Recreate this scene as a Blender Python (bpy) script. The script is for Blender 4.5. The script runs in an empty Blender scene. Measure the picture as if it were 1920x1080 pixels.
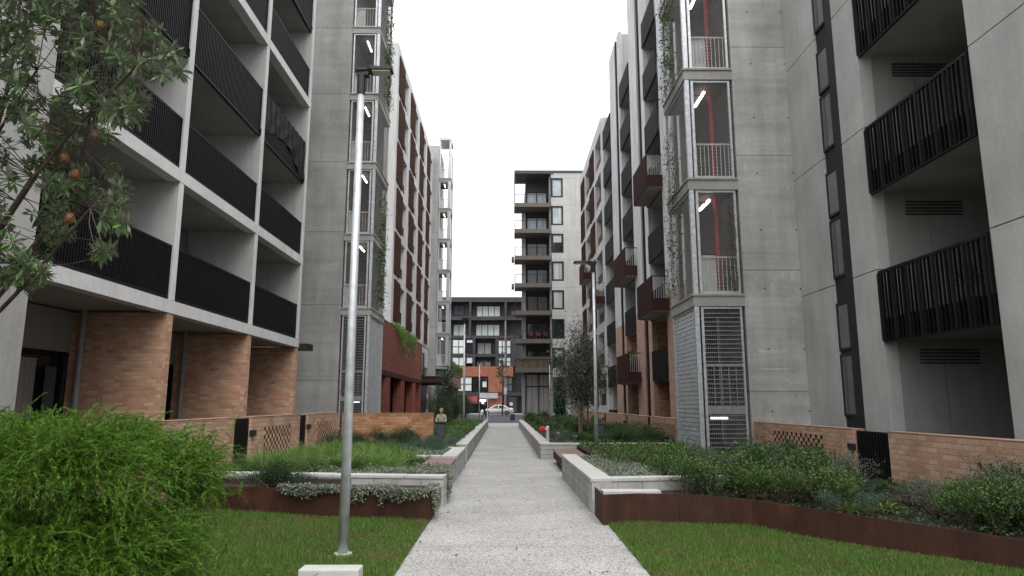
import bpy, bmesh, math, random
import numpy as np
from mathutils import Vector, Matrix
random.seed(7); RNG = np.random.default_rng(11)
SC = bpy.context.scene; COL = SC.collection; R = math.radians

# ------------------------------------------------------------------ camera geometry (24 mm lens, 1.6 m eye height, looking slightly up)
F = 1280.0; TH = math.atan(217/F); YAW = math.atan(10/F*math.cos(TH)); EYE = 1.6
def ray(px, py):
    u = (px-960)/F; v = (540-py)/F
    Y = math.cos(TH)-v*math.sin(TH); Z = math.sin(TH)+v*math.cos(TH)
    c, s = math.cos(YAW), math.sin(YAW)
    return (u*c+Y*s, -u*s+Y*c, Z)
def aty(px, py, y):
    r = ray(px, py); t = y/r[1]; return (r[0]*t, y, EYE+r[2]*t)
def atz(px, py, z):
    r = ray(px, py); t = (z-EYE)/r[2]; return (r[0]*t, r[1]*t, z)

# ------------------------------------------------------------------ materials
MATS = {}
def nodes(name):
    m = bpy.data.materials.new(name); m.use_nodes = True
    nt = m.node_tree; b = nt.nodes['Principled BSDF']; MATS[name] = m
    return m, nt, b
def N(nt, t, **kw):
    n = nt.nodes.new(t)
    for k, v in kw.items():
        if k.startswith('i_'): n.inputs[k[2:].replace('_', ' ')].default_value = v
        else: setattr(n, k, v)
    return n
def L(nt, a, b): nt.links.new(a, b)
def rgb(c): return (c[0], c[1], c[2], 1.0)
def pos(nt, sc=(1, 1, 1)):
    g = N(nt, 'ShaderNodeNewGeometry')
    m = N(nt, 'ShaderNodeMapping'); m.inputs['Scale'].default_value = sc
    L(nt, g.outputs['Position'], m.inputs['Vector']); return m.outputs['Vector']
def noise(nt, vec, scale, detail=4, rough=.55):
    n = N(nt, 'ShaderNodeTexNoise'); n.inputs['Scale'].default_value = scale
    n.inputs['Detail'].default_value = detail; n.inputs['Roughness'].default_value = rough
    L(nt, vec, n.inputs['Vector']); return n.outputs['Fac']
def ramp(nt, fac, stops):
    r = N(nt, 'ShaderNodeValToRGB'); e = r.color_ramp.elements
    while len(e) < len(stops): e.new(.5)
    for k, (p, c) in enumerate(stops):
        e[k].position = p; e[k].color = rgb(c) if hasattr(c, '__len__') else (c, c, c, 1)
    L(nt, fac, r.inputs['Fac']); return r.outputs['Color']
def mul(nt, a, b, fac=1.0, mode='MULTIPLY'):
    m = N(nt, 'ShaderNodeMix', data_type='RGBA', blend_type=mode)
    m.inputs['Factor'].default_value = fac
    L(nt, a, m.inputs['A']); L(nt, b, m.inputs['B']); return m.outputs['Result']
def mix(nt, fac, a, b):
    m = N(nt, 'ShaderNodeMix', data_type='RGBA')
    L(nt, fac, m.inputs['Factor'])
    for s, v in (('A', a), ('B', b)):
        if hasattr(v, 'is_linked'): L(nt, v, m.inputs[s])
        else: m.inputs[s].default_value = rgb(v)
    return m.outputs['Result']
def mathn(nt, op, a, b=None):
    m = N(nt, 'ShaderNodeMath', operation=op)
    for k, v in enumerate((a, b)):
        if v is None: continue
        if hasattr(v, 'is_linked'): L(nt, v, m.inputs[k])
        else: m.inputs[k].default_value = v
    return m.outputs[0]
def bump(nt, b, h, strength=.2, dist=.01):
    n = N(nt, 'ShaderNodeBump'); n.inputs['Strength'].default_value = strength; n.inputs['Distance'].default_value = dist
    L(nt, h, n.inputs['Height']); L(nt, n.outputs['Normal'], b.inputs['Normal'])
def plain(name, c, rough=.6, metal=0.0, var=.15, scale=3.0, spec=.4):
    m, nt, b = nodes(name)
    v = noise(nt, pos(nt), scale, 5)
    col = ramp(nt, v, [(.3, [x*(1-var) for x in c]), (.7, [min(1, x*(1+var)) for x in c])])
    L(nt, col, b.inputs['Base Color'])
    b.inputs['Roughness'].default_value = rough; b.inputs['Metallic'].default_value = metal
    b.inputs['Specular IOR Level'].default_value = spec
    return m
def concrete(name, c, joint=None, streak=.3, blotch=.25, boards=0.0, rough=.85):
    m, nt, b = nodes(name)
    big = ramp(nt, noise(nt, pos(nt), .55, 5, .6), [(.3, 1-blotch), (.7, 1+blotch*.4)])
    fine = ramp(nt, noise(nt, pos(nt), 14, 6, .7), [(.25, .86), (.75, 1.08)])
    st = ramp(nt, noise(nt, pos(nt, (1, 1, .12)), 2.6, 5, .65), [(.35, 1-streak), (.62, 1.0)])
    col = mul(nt, mul(nt, big, fine), st)
    if boards:
        bd = ramp(nt, noise(nt, pos(nt, (.05, .05, 1)), 2.2, 4, .7), [(.3, 1-boards), (.65, 1.06)])
        col = mul(nt, col, bd)
        pt = ramp(nt, noise(nt, pos(nt), 1.3, 6, .72), [(.60, (1, 1, 1)), (.70, (1.28, 1.27, 1.24))]); col = mul(nt, col, pt)
    if joint:
        z0, pitch = joint
        g = N(nt, 'ShaderNodeNewGeometry'); s = N(nt, 'ShaderNodeSeparateXYZ'); L(nt, g.outputs['Position'], s.inputs[0])
        fr = mathn(nt, 'FRACT', mathn(nt, 'DIVIDE', mathn(nt, 'SUBTRACT', s.outputs['Z'], z0), pitch))
        ln = ramp(nt, fr, [(0.0, .6), (.009, .62), (.0135, 1.0)]); col = mul(nt, col, ln)
    base = N(nt, 'ShaderNodeRGB'); base.outputs[0].default_value = rgb(c)
    L(nt, mul(nt, base.outputs[0], col), b.inputs['Base Color'])
    b.inputs['Roughness'].default_value = rough; b.inputs['Specular IOR Level'].default_value = .25
    bump(nt, b, fine, .15, .004)
    return m
def walluv(nt):
    g = N(nt, 'ShaderNodeNewGeometry'); s = N(nt, 'ShaderNodeSeparateXYZ'); L(nt, g.outputs['Position'], s.inputs[0])
    n = N(nt, 'ShaderNodeSeparateXYZ'); L(nt, g.outputs['True Normal'], n.inputs[0])
    ax = mathn(nt, 'GREATER_THAN', mathn(nt, 'ABSOLUTE', n.outputs['X']), .5)
    u = mathn(nt, 'ADD', mathn(nt, 'MULTIPLY', ax, s.outputs['Y']), mathn(nt, 'MULTIPLY', mathn(nt, 'SUBTRACT', 1.0, ax), s.outputs['X']))
    c = N(nt, 'ShaderNodeCombineXYZ'); L(nt, u, c.inputs[0]); L(nt, s.outputs['Z'], c.inputs[1]); return c.outputs[0]
def brick(name, c1, c2, mortar, bw=.24, bh=.086, msize=.006, var=.2, scale=1.0):
    m, nt, b = nodes(name)
    t = N(nt, 'ShaderNodeTexBrick'); L(nt, walluv(nt), t.inputs['Vector'])
    t.inputs['Scale'].default_value = scale; t.inputs['Brick Width'].default_value = bw; t.inputs['Row Height'].default_value = bh
    t.inputs['Mortar Size'].default_value = msize; t.inputs['Bias'].default_value = -.1
    t.inputs['Color1'].default_value = rgb(c1); t.inputs['Color2'].default_value = rgb(c2); t.inputs['Mortar'].default_value = rgb(mortar)
    t.inputs['Mortar Smooth'].default_value = .3
    nz = ramp(nt, noise(nt, pos(nt), 1.4, 6, .7), [(.3, 1-var), (.7, 1+var*.5)])
    fz = ramp(nt, noise(nt, pos(nt), 30, 4, .7), [(.3, .88), (.7, 1.08)])
    L(nt, mul(nt, mul(nt, t.outputs['Color'], nz), fz), b.inputs['Base Color'])
    b.inputs['Roughness'].default_value = .85; b.inputs['Specular IOR Level'].default_value = .2
    bump(nt, b, mathn(nt, 'SUBTRACT', 1.0, t.outputs['Fac']), .5, .006)
    return m
def leafmat(name, c1, c2, trans=.25, under=None, rough=.5, spec=.35, patch=None):
    m, nt, b = nodes(name)
    g = N(nt, 'ShaderNodeNewGeometry')
    col = ramp(nt, g.outputs['Random Per Island'], [(.0, c1), (1.0, c2)])
    if patch:
        pn = noise(nt, pos(nt), patch[1], 4, .6)
        col = mix(nt, ramp(nt, pn, [(.47, 0.0), (.70, .85)]), col, patch[0])
    if under: col = mix(nt, g.outputs['Backfacing'], col, under)
    L(nt, col, b.inputs['Base Color']); b.inputs['Roughness'].default_value = rough; b.inputs['Specular IOR Level'].default_value = spec
    tr = N(nt, 'ShaderNodeBsdfTranslucent'); L(nt, col, tr.inputs['Color'])
    mx = N(nt, 'ShaderNodeMixShader'); mx.inputs[0].default_value = trans
    out = nt.nodes['Material Output']
    L(nt, b.outputs[0], mx.inputs[1]); L(nt, tr.outputs[0], mx.inputs[2]); L(nt, mx.outputs[0], out.inputs['Surface'])
    return m
def emit(name, c, s):
    m, nt, b = nodes(name)
    b.inputs['Base Color'].default_value = rgb((.8, .8, .8)); b.inputs['Emission Color'].default_value = rgb(c); b.inputs['Emission Strength'].default_value = s
    return m
def glass(name, c, rough=.06, var=.3, scale=.4):
    m, nt, b = nodes(name)
    v = noise(nt, pos(nt), scale, 3)
    L(nt, ramp(nt, v, [(.3, [x*(1-var) for x in c]), (.7, [x*(1+var) for x in c])]), b.inputs['Base Color'])
    b.inputs['Roughness'].default_value = rough; b.inputs['Specular IOR Level'].default_value = .6
    return m
def fabric(name, c, fold=14.0):
    m, nt, b = nodes(name)
    w = noise(nt, pos(nt, (1, 1, .02)), fold, 2)
    L(nt, ramp(nt, w, [(.3, [x*.55 for x in c]), (.7, c)]), b.inputs['Base Color']); b.inputs['Roughness'].default_value = .25  # dark vertical bands put the shade of folds into the colour
    return m

concrete('precast', (.47, .465, .455), streak=.16, blotch=.16)
concrete('precast_white', (.66, .66, .655), streak=.10, blotch=.12)
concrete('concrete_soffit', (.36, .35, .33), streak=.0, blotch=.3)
concrete('concrete_tower_left', (.33, .325, .315), joint=(2.6, 3.35), streak=.16, blotch=.25, boards=.12)
concrete('concrete_tower_far', (.42, .415, .405), joint=(2.6, 3.25), streak=.22, blotch=.2)
concrete('concrete_tower_right', (.50, .49, .465), joint=(1.9, 3.28), streak=.16, blotch=.26, boards=.20)
concrete('concrete_panel', (.49, .49, .475), streak=.10, blotch=.22)
concrete('concrete_far', (.52, .51, .49), joint=(5.0, 3.4), streak=.14, blotch=.12)
concrete('concrete_planter', (.46, .455, .44), streak=.28, blotch=.2)
concrete('concrete_cap', (.50, .495, .475), streak=.05, blotch=.15)
concrete('concrete_patch', (.60, .59, .56), streak=.3, blotch=.35)
concrete('grid_white', (.60, .60, .59), streak=.15, blotch=.12)
concrete('fibre_panel', (.30, .295, .28), streak=.12, blotch=.15)
concrete('pier_white', (.66, .67, .68), streak=.25, blotch=.15)
plain('black_metal', (.0055, .0057, .007), .5, 0, .2, 6, .22)
plain('charcoal_metal', (.017, .017, .020), .5, 0, .2, 4, .3)
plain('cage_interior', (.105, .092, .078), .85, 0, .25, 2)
plain('charcoal_panel', (.05, .05, .056), .5, 0, .2, 2)
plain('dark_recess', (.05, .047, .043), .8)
plain('galvanised', (.50, .52, .54), .42, .55, .22, 9)
plain('galv_wire', (.36, .36, .355), .55, .3, .1, 5)
plain('galv_grille', (.26, .265, .27), .5, .35, .15, 5)
plain('galv_louvre', (.50, .53, .56), .5, .35, .15, 5)
plain('galv_pole', (.56, .59, .61), .42, .4, .22, 7)
plain('white_bar', (.55, .55, .53), .5)
plain('white_panel', (.58, .58, .56), .5)
plain('rust_shutter', (.058, .025, .018), .7, 0, .25, 2.5, .2)
plain('rust_box', (.050, .021, .018), .7, 0, .25, 2.5, .2)
plain('red_pipe', (.34, .022, .02), .5)
plain('chair_red', (.11, .032, .026), .7)
plain('red_paint', (.45, .016, .014), .45)
plain('pipe_grey', (.24, .24, .24), .5)
plain('lamp_black', (.02, .02, .022), .4)
plain('lamp_lens', (.45, .45, .40), .25)
plain('black_cloth', (.006, .006, .007), .6, 0, .3, 5, .2)
plain('bronze_slab', (.115, .10, .086), .6, 0, .1)
plain('awning_grey', (.45, .45, .44), .6)
plain('sign_red', (.25, .04, .045), .6)
plain('car_paint', (.78, .78, .77), .25, 0, .03, 1, .6)
plain('tyre', (.015, .015, .015), .8)
plain('rim', (.3, .3, .31), .35, .6)
plain('skin', (.42, .26, .19), .55)
plain('hair', (.09, .05, .03), .7)
plain('hair_fair', (.26, .16, .08), .7)
plain('dark_clothes', (.015, .015, .018), .8)
plain('cream_jumper', (.40, .38, .26), .85, 0, .3, 20)
plain('timber_stake', (.20, .125, .075), .8, 0, .3, 9)
plain('bark', (.075, .052, .042), .9, 0, .4, 12)
plain('twig_dark', (.030, .022, .014), .9, 0, .3, 12, .1)
plain('bark_light', (.16, .13, .11), .9, 0, .4, 12)
plain('brick_hole_shade', (.075, .038, .027), .9, 0, .3, 12, .1)
plain('soil', (.055, .040, .030), .95, 0, .5, 9, .1)
plain('asphalt', (.095, .095, .11), .85, 0, .2, 5, .2)
plain('pavement_pale', (.44, .44, .45), .8, 0, .1, 2, .2)
plain('ground_grey', (.16, .155, .145), .9, 0, .3, 1.5, .1)
plain('bin_grey', (.055, .055, .06), .6)
plain('seed_orange', (.17, .075, .038), .8, 0, .4, 60)
plain('seed_yellow', (.17, .125, .05), .8, 0, .4, 60)
plain('fence_brush', (.11, .085, .055), .9, 0, .6, 8)
glass('glass_dark', (.016, .018, .020))
glass('glass_mid', (.10, .115, .125), .08)
glass('glass_pale', (.66, .72, .70), .15, .12, .5)
glass('glass_sky_tint', (.36, .41, .44), .08, .35, .5)  # pale blue of the reflected sky put into the glass colour
glass('glass_teal', (.03, .05, .055), .06)
fabric('curtain_grey', (.26, .25, .24)); fabric('curtain_pale', (.55, .56, .55), 9)
fabric('curtain_warm', (.40, .38, .36), 7); fabric('curtain_dim', (.10, .10, .10), 9)
emit('tube_light', (1, .97, .9), 3.2)
emit('sign_light', (1, 1, 1), 1.6)
brick('brick_salmon', (.45, .235, .15), (.61, .415, .29), (.40, .28, .205), msize=.008)
brick('brick_salmon_wall', (.46, .265, .18), (.59, .41, .295), (.36, .265, .20), msize=.009)
brick('brick_orange', (.36, .155, .075), (.54, .32, .18), (.28, .18, .12), var=.25, msize=.008)
brick('brick_red', (.23, .070, .048), (.33, .115, .08), (.10, .045, .036), msize=.012)
brick('brick_far', (.33, .115, .065), (.42, .19, .12), (.27, .13, .09), .5, .17, .012)
brick('brick_pale', (.42, .26, .19), (.50, .35, .27), (.40, .30, .25))
# weathering steel
m, nt, b = nodes('corten')
c = ramp(nt, noise(nt, pos(nt), 2.2, 8, .7), [(.3, (.036, .0175, .012)), (.55, (.062, .027, .016)), (.78, (.110, .047, .022))])
st = ramp(nt, noise(nt, pos(nt, (1, 1, .1)), 5, 5, .7), [(.3, .65), (.7, 1.15)])
L(nt, mul(nt, c, st), b.inputs['Base Color']); b.inputs['Roughness'].default_value = .75; b.inputs['Specular IOR Level'].default_value = .25
bump(nt, b, noise(nt, pos(nt), 90, 3), .15, .003)
plain('corten_seat', (.20, .115, .095), .6, 0, .25, 5, .4)
# exposed-aggregate path
m, nt, b = nodes('path_aggregate')
g = N(nt, 'ShaderNodeNewGeometry')
vo = N(nt, 'ShaderNodeTexVoronoi'); vo.inputs['Scale'].default_value = 88; L(nt, pos(nt, (1, .55, 1)), vo.inputs['Vector'])
sv = N(nt, 'ShaderNodeSeparateColor'); L(nt, vo.outputs['Color'], sv.inputs[0])
sp = ramp(nt, sv.outputs[0], [(.0, (.17, .165, .16)), (.14, (.27, .26, .25)), (.34, (.40, .39, .375)), (.8, (.48, .47, .45)), (1.0, (.58, .57, .545))])
bg = ramp(nt, noise(nt, pos(nt), .8, 6, .65), [(.3, .72), (.7, .95)])
bg2 = ramp(nt, noise(nt, pos(nt, (.25, 1, 1)), 2.4, 4, .6), [(.3, .9), (.7, 1.06)])
s = N(nt, 'ShaderNodeSeparateXYZ'); L(nt, g.outputs['Position'], s.inputs[0])
fr = mathn(nt, 'FRACT', mathn(nt, 'DIVIDE', mathn(nt, 'SUBTRACT', s.outputs['Y'], 1.95), 3.1))
jl = ramp(nt, fr, [(.0, .62), (.005, .66), (.008, 1.0)])
L(nt, mul(nt, mul(nt, mul(nt, sp, bg), bg2), jl), b.inputs['Base Color']); b.inputs['Roughness'].default_value = .8; b.inputs['Specular IOR Level'].default_value = .25
bump(nt, b, vo.outputs['Distance'], .3, .004)
# lawn soil
m, nt, b = nodes('lawn_soil')
c = ramp(nt, noise(nt, pos(nt), 3, 6, .7), [(.35, (.045, .065, .018)), (.7, (.09, .085, .035))])
L(nt, c, b.inputs['Base Color']); b.inputs['Roughness'].default_value = .95; b.inputs['Specular IOR Level'].default_value = .1
# foliage
leafmat('lf_lawn', (.058, .130, .020), (.145, .24, .048), .25, patch=((.165, .150, .058), 1.3))
leafmat('lf_weeping', (.032, .088, .008), (.112, .215, .022), .2, rough=.55, spec=.2)
leafmat('lf_banksia', (.032, .082, .020), (.11, .195, .048), .15, under=(.17, .195, .13), rough=.45)
leafmat('lf_broad', (.034, .078, .020), (.115, .185, .050), .2, rough=.4)
leafmat('lf_dark', (.016, .036, .018), (.05, .085, .038), .15)
leafmat('lf_bluegreen', (.045, .085, .060), (.085, .14, .095), .2)
leafmat('lf_greygreen', (.075, .095, .065), (.14, .165, .115), .2)
leafmat('lf_silver', (.14, .165, .12), (.28, .31, .24), .2)
leafmat('lf_grass', (.08, .17, .035), (.19, .31, .075), .3)
leafmat('lf_grass_dry', (.12, .12, .045), (.22, .20, .085), .3)
leafmat('lf_strap', (.035, .080, .022), (.10, .17, .045), .2, rough=.35)
leafmat('lf_bright', (.10, .15, .03), (.20, .25, .06), .25)
leafmat('lf_gum', (.048, .056, .042), (.115, .125, .095), .2, rough=.5)
leafmat('lf_creeper', (.035, .085, .022), (.095, .165, .05), .25)
leafmat('lf_brown', (.09, .05, .028), (.16, .085, .05), .2)
leafmat('lf_hedge', (.015, .060, .015), (.03, .105, .025), .15)

# ------------------------------------------------------------------ mesh helpers
class MB:
    def __init__(s): s.v = []; s.f = []; s.m = []
    def quad(s, a, b, c, d, m=0):
        k = len(s.v); s.v += [a, b, c, d]; s.f.append((k, k+1, k+2, k+3)); s.m.append(m)
    def box(s, x0, x1, y0, y1, z0, z1, m=0):
        if x0 > x1: x0, x1 = x1, x0
        if y0 > y1: y0, y1 = y1, y0
        k = len(s.v)
        s.v += [(x0, y0, z0), (x1, y0, z0), (x1, y1, z0), (x0, y1, z0), (x0, y0, z1), (x1, y0, z1), (x1, y1, z1), (x0, y1, z1)]
        for q in ((0, 3, 2, 1), (4, 5, 6, 7), (0, 1, 5, 4), (1, 2, 6, 5), (2, 3, 7, 6), (3, 0, 4, 7)):
            s.f.append(tuple(k+i for i in q)); s.m.append(m)
        return s
    def prism(s, poly, z0, z1, m=0):       # poly in XY, counter-clockwise
        n = len(poly); k = len(s.v)
        z0s = z0 if hasattr(z0, '__len__') else [z0]*n; z1s = z1 if hasattr(z1, '__len__') else [z1]*n
        s.v += [(p[0], p[1], z0s[i]) for i, p in enumerate(poly)] + [(p[0], p[1], z1s[i]) for i, p in enumerate(poly)]
        s.f.append(tuple(k+i for i in reversed(range(n)))); s.m.append(m)
        s.f.append(tuple(k+n+i for i in range(n))); s.m.append(m)
        for i in range(n):
            j = (i+1) % n; s.f.append((k+i, k+j, k+n+j, k+n+i)); s.m.append(m)
        return s
    def tube(s, p0, p1, r0, r1=None, n=8, m=0, cap=True):
        r1 = r0 if r1 is None else r1
        p0 = Vector(p0); p1 = Vector(p1); d = (p1-p0).normalized()
        a = d.orthogonal().normalized(); b = d.cross(a); k = len(s.v)
        for p, r in ((p0, r0), (p1, r1)):
            for i in range(n):
                t = 2*math.pi*i/n; s.v.append(tuple(p+a*(r*math.cos(t))+b*(r*math.sin(t))))
        for i in range(n):
            j = (i+1) % n; s.f.append((k+i, k+j, k+n+j, k+n+i)); s.m.append(m)
        if cap:
            s.f.append(tuple(k+i for i in reversed(range(n)))); s.m.append(m)
            s.f.append(tuple(k+n+i for i in range(n))); s.m.append(m)
        return s
    def lathe(s, c, prof, n=16, m=0):       # prof [(r, z)...]
        k = len(s.v)
        for r, z in prof:
            for i in range(n):
                t = 2*math.pi*i/n; s.v.append((c[0]+r*math.cos(t), c[1]+r*math.sin(t), c[2]+z))
        for a in range(len(prof)-1):
            for i in range(n):
                j = (i+1) % n; s.f.append((k+a*n+i, k+a*n+j, k+(a+1)*n+j, k+(a+1)*n+i)); s.m.append(m)
        s.f.append(tuple(k+i for i in reversed(range(n)))); s.m.append(m)
        e = k+(len(prof)-1)*n; s.f.append(tuple(e+i for i in range(n))); s.m.append(m)
        return s
    def obj(s, name, mats, parent=None, bevel=0, smooth=False):
        me = bpy.data.meshes.new(name); me.from_pydata(s.v, [], s.f)
        if isinstance(mats, str): mats = [mats]
        for x in mats: me.materials.append(MATS[x])
        if len(mats) > 1: me.polygons.foreach_set('material_index', s.m)
        if smooth: me.polygons.foreach_set('use_smooth', [True]*len(me.polygons))
        me.update()
        o = bpy.data.objects.new(name, me); COL.objects.link(o)
        if parent: attach(o, parent)
        if bevel:
            md = o.modifiers.new('bevel', 'BEVEL'); md.width = bevel; md.segments = 2; md.limit_method = 'ANGLE'
        return o
def attach(o, parent):
    o.parent = parent
    # parts keep world coordinates: only a top-level Empty carries an offset
    if parent.parent is None: o.matrix_parent_inverse = Matrix.Translation(-parent.location)
def tag(o, label=None, cat=None, group=None, kind=None):
    if label: o['label'] = label
    if cat: o['category'] = cat
    if group: o['group'] = group
    if kind: o['kind'] = kind
    return o
def empty(name, loc, label, cat, group=None):
    o = bpy.data.objects.new(name, None); COL.objects.link(o); o.location = loc; o.empty_display_size = .2
    return tag(o, label, cat, group)
def structure(o, label=None, cat='ground'): return tag(o, label, cat, None, 'structure')

def np_obj(name, V, polys, n, mats, parent=None, mi=None):
    """V (k,3) verts, polys (f,n) index array"""
    me = bpy.data.meshes.new(name); V = np.asarray(V, np.float32)
    me.vertices.add(len(V)); me.vertices.foreach_set('co', V.ravel())
    polys = np.asarray(polys, np.int32); me.loops.add(polys.size); me.loops.foreach_set('vertex_index', polys.ravel())
    me.polygons.add(len(polys)); me.polygons.foreach_set('loop_start', np.arange(0, polys.size, n, dtype=np.int32))
    for x in ([mats] if isinstance(mats, str) else mats): me.materials.append(MATS[x])
    if mi is not None: me.polygons.foreach_set('material_index', np.asarray(mi, np.int32))
    me.update(calc_edges=True); me.validate()
    o = bpy.data.objects.new(name, me); COL.objects.link(o)
    if parent: attach(o, parent)
    return o
def unit(a): return a/np.maximum(np.linalg.norm(a, axis=-1, keepdims=True), 1e-9)
def leaf_arrays(P, D, Ln, W, fold=.0, up=None, widest=.5):
    n = len(P); D = unit(D)
    rnd = RNG.normal(size=(n, 3)) if up is None else up + RNG.normal(size=(n, 3))*.35
    S = unit(np.cross(D, rnd)); Nn = np.cross(S, D)
    Ln = np.broadcast_to(Ln, (n,))[:, None]; W = np.broadcast_to(W, (n,))[:, None]
    V = np.stack([P, P+D*Ln*widest+S*W*.5+Nn*W*fold, P+D*Ln, P+D*Ln*widest-S*W*.5+Nn*W*fold], 1).reshape(-1, 3)
    return V
def leaves_obj(name, P, D, Ln, W, mat, parent=None, **kw):
    V = leaf_arrays(P, D, Ln, W, **kw); n = len(P)
    return np_obj(name, V, np.arange(4*n).reshape(n, 4), 4, mat, parent)
def blade_arrays(P, D, Ln, W, droop):
    """long arching blades: 3 quads each, tapering"""
    n = len(P); D = unit(D); Ln = np.broadcast_to(Ln, (n,))[:, None]; W = np.broadcast_to(W, (n,))[:, None]; droop = np.broadcast_to(droop, (n,))[:, None]
    S = unit(np.cross(D, np.array([0, 0, 1.0])+RNG.normal(size=(n, 3))*.5))
    H = unit(D*np.array([1, 1, 0.0])+1e-6)
    pts = []
    for t, w in ((0, .7), (.35, 1), (.7, .75), (1, .06)):
        C = P+D*Ln*t + (H*.5-np.array([0, 0, .75]))*Ln*droop*t*t
        pts += [C-S*W*w*.5, C+S*W*w*.5]
    V = np.stack(pts, 1).reshape(-1, 3)
    k = np.arange(n)[:, None]*8
    Q = np.concatenate([k+np.array([[0, 1, 3, 2]]), k+np.array([[2, 3, 5, 4]]), k+np.array([[4, 5, 7, 6]])], 1).reshape(-1, 4)
    return V, Q
def blades_obj(name, P, D, Ln, W, droop, mat, parent=None):
    V, Q = blade_arrays(P, D, Ln, W, droop); return np_obj(name, V, Q, 4, mat, parent)
def rdir(n, zmin=-1):
    d = unit(RNG.normal(size=(n, 3)))
    d[:, 2] = np.where(d[:, 2] < zmin, -d[:, 2], d[:, 2]); return d

def fins(mb, axis, fixed, a0, a1, z0, z1, pitch, w, d, m=0, jitter=0):
    n = max(1, int(round((a1-a0)/pitch)))
    for i in range(n+1):
        a = a0+(a1-a0)*i/n
        if axis == 'y': mb.box(fixed-d/2, fixed+d/2, a-w/2, a+w/2, z0, z1, m)
        else: mb.box(a-w/2, a+w/2, fixed-d/2, fixed+d/2, z0, z1, m)
def wire_panel(mb, axis, fixed, a0, a1, z0, z1, cell=.085, r=.0055):
    """diamond chain-link: two families of slanted wires clipped to the rectangle"""
    W = a1-a0; H = z1-z0; sl = 1.7
    def P(u, z, off): return (fixed+off, a0+u, z0+z) if axis == 'y' else (a0+u, fixed+off, z0+z)
    for sgn, off in ((1, .003), (-1, -.003)):
        c = -H/sl
        while c < W:
            u0, zz0, u1, zz1 = c, 0.0, c+H/sl, H
            if u0 < 0: zz0 = -u0*sl; u0 = 0.0
            if u1 > W: zz1 -= (u1-W)*sl; u1 = W
            if zz1-zz0 > .02:
                if sgn < 0: mb.tube(P(W-u0, zz0, off), P(W-u1, zz1, off), r, n=3, cap=False)
                else: mb.tube(P(u0, zz0, off), P(u1, zz1, off), r, n=3, cap=False)
            c += cell
def window(parent, name, axis, fixed, a0, a1, z0, z1, pane='glass_dark', frame='charcoal_metal', cols=1, rows=1, fw=.06, out=1, depth=.08, splits=None):
    """framed window; 'out' is the sign of the outward direction along the fixed axis; pane is a sub-part"""
    mb = MB(); pb = MB()
    def bx(t, u0, u1, w0, w1, d0, d1):
        f0, f1 = fixed+out*d0, fixed+out*d1
        if axis == 'y': t.box(min(f0, f1), max(f0, f1), u0, u1, w0, w1)
        else: t.box(u0, u1, min(f0, f1), max(f0, f1), w0, w1)
    bx(mb, a0, a1, z0, z0+fw, 0, depth); bx(mb, a0, a1, z1-fw, z1, 0, depth)
    bx(mb, a0, a0+fw, z0+fw, z1-fw, 0, depth); bx(mb, a1-fw, a1, z0+fw, z1-fw, 0, depth)
    for i in range(1, cols):
        a = a0+(a1-a0)*i/cols; bx(mb, a-fw/2, a+fw/2, z0+fw, z1-fw, 0, depth)
    rs = splits if splits else [i/rows for i in range(1, rows)]
    for t in rs:
        z = z0+(z1-z0)*t; bx(mb, a0+fw, a1-fw, z-fw/2, z+fw/2, 0, depth-.003)
    o = mb.obj(name, frame, parent)
    bx(pb, a0+fw*.5, a1-fw*.5, z0+fw*.5, z1-fw*.5, .01, .03)
    pb.obj('pane', pane, o); return o

# ------------------------------------------------------------------ the ground
mb = MB(); mb.quad((-400, -120, -.06), (400, -120, -.06), (400, 600, -.06), (-400, 600, -.06)); structure(mb.obj('ground', 'ground_grey'), 'grey ground under and around the buildings')
PATH_L, PATH_R = -1.06, 1.36
mb = MB()
poly = [(PATH_L, -6), (PATH_R, -6), (1.36, 9.6), (2.1, 15.4), (2.1, 20.6), (1.0, 20.6), (.86, 50), (-1.32, 50), (-1.1, 20.3), (-1.1, 11.2), (-1.06, 9.7)]
mb.prism(poly, -.05, 0.0); structure(mb.obj('path', 'path_aggregate'), 'pale exposed aggregate path running between the garden beds', 'path')
mb = MB(); mb.box(-14, 14, 50.0, 58.5, -.05, .004); structure(mb.obj('pavement', 'pavement_pale'), 'pale pavement crossing the far end of the path', 'pavement')
mb = MB(); mb.quad((-200, 58.5, -.03), (200, 58.5, -.03), (200, 104.6, -.03), (-200, 104.6, -.03)); structure(mb.obj('road', 'asphalt'), 'grey asphalt street crossing beyond the path', 'road')
mb = MB(); mb.box(-200, 200, 104.6, 109.9, -.05, .10); structure(mb.obj('footpath', 'pavement_pale'), 'footpath on the far side of the street', 'footpath')

# ------------------------------------------------------------------ building A: left, pale frame with black balconies
A = empty('apartment_building', (-11, 16, 0), 'grey apartment block with white grid frame and black balconies above brick piers', 'building')
XA = -7.9; FA = [4.0+3.2*k for k in range(7)]; BAYS = [(11.25, 15.9), (16.15, 20.95), (21.2, 25.75)]
PIER = [11.0, 16.03, 21.07, 25.87]
mb = MB()                                              # white frame: bands at floors 1, 2, 4, 6 and slim piers
for k in (0, 1, 3, 5): mb.box(XA-.30, XA, 11.2, 26.0, FA[k]-.30, FA[k])
for y in PIER[1:]:
    for a, b_ in ((0, 1), (1, 3), (3, 5)): mb.box(XA-.035, XA-.006, y-.10, y+.10, FA[a]+.012, FA[b_]-.312)
mb.obj('frame', 'precast_white', A)
mb = MB()
for k in range(6):
    z0 = -.05 if k == 0 else FA[k-1]+.43; z1 = FA[k]+.42
    mb.box(XA-.35, XA, 3.0, 11.19, z0, z1)
mb.box(XA-3, XA-.36, 2.9, 11.19, -.05, 22.5); mb.box(XA-.36, XA-.02, 3.0, 11.18, 0, 21)
mb.obj('wall', 'precast', A)
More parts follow.
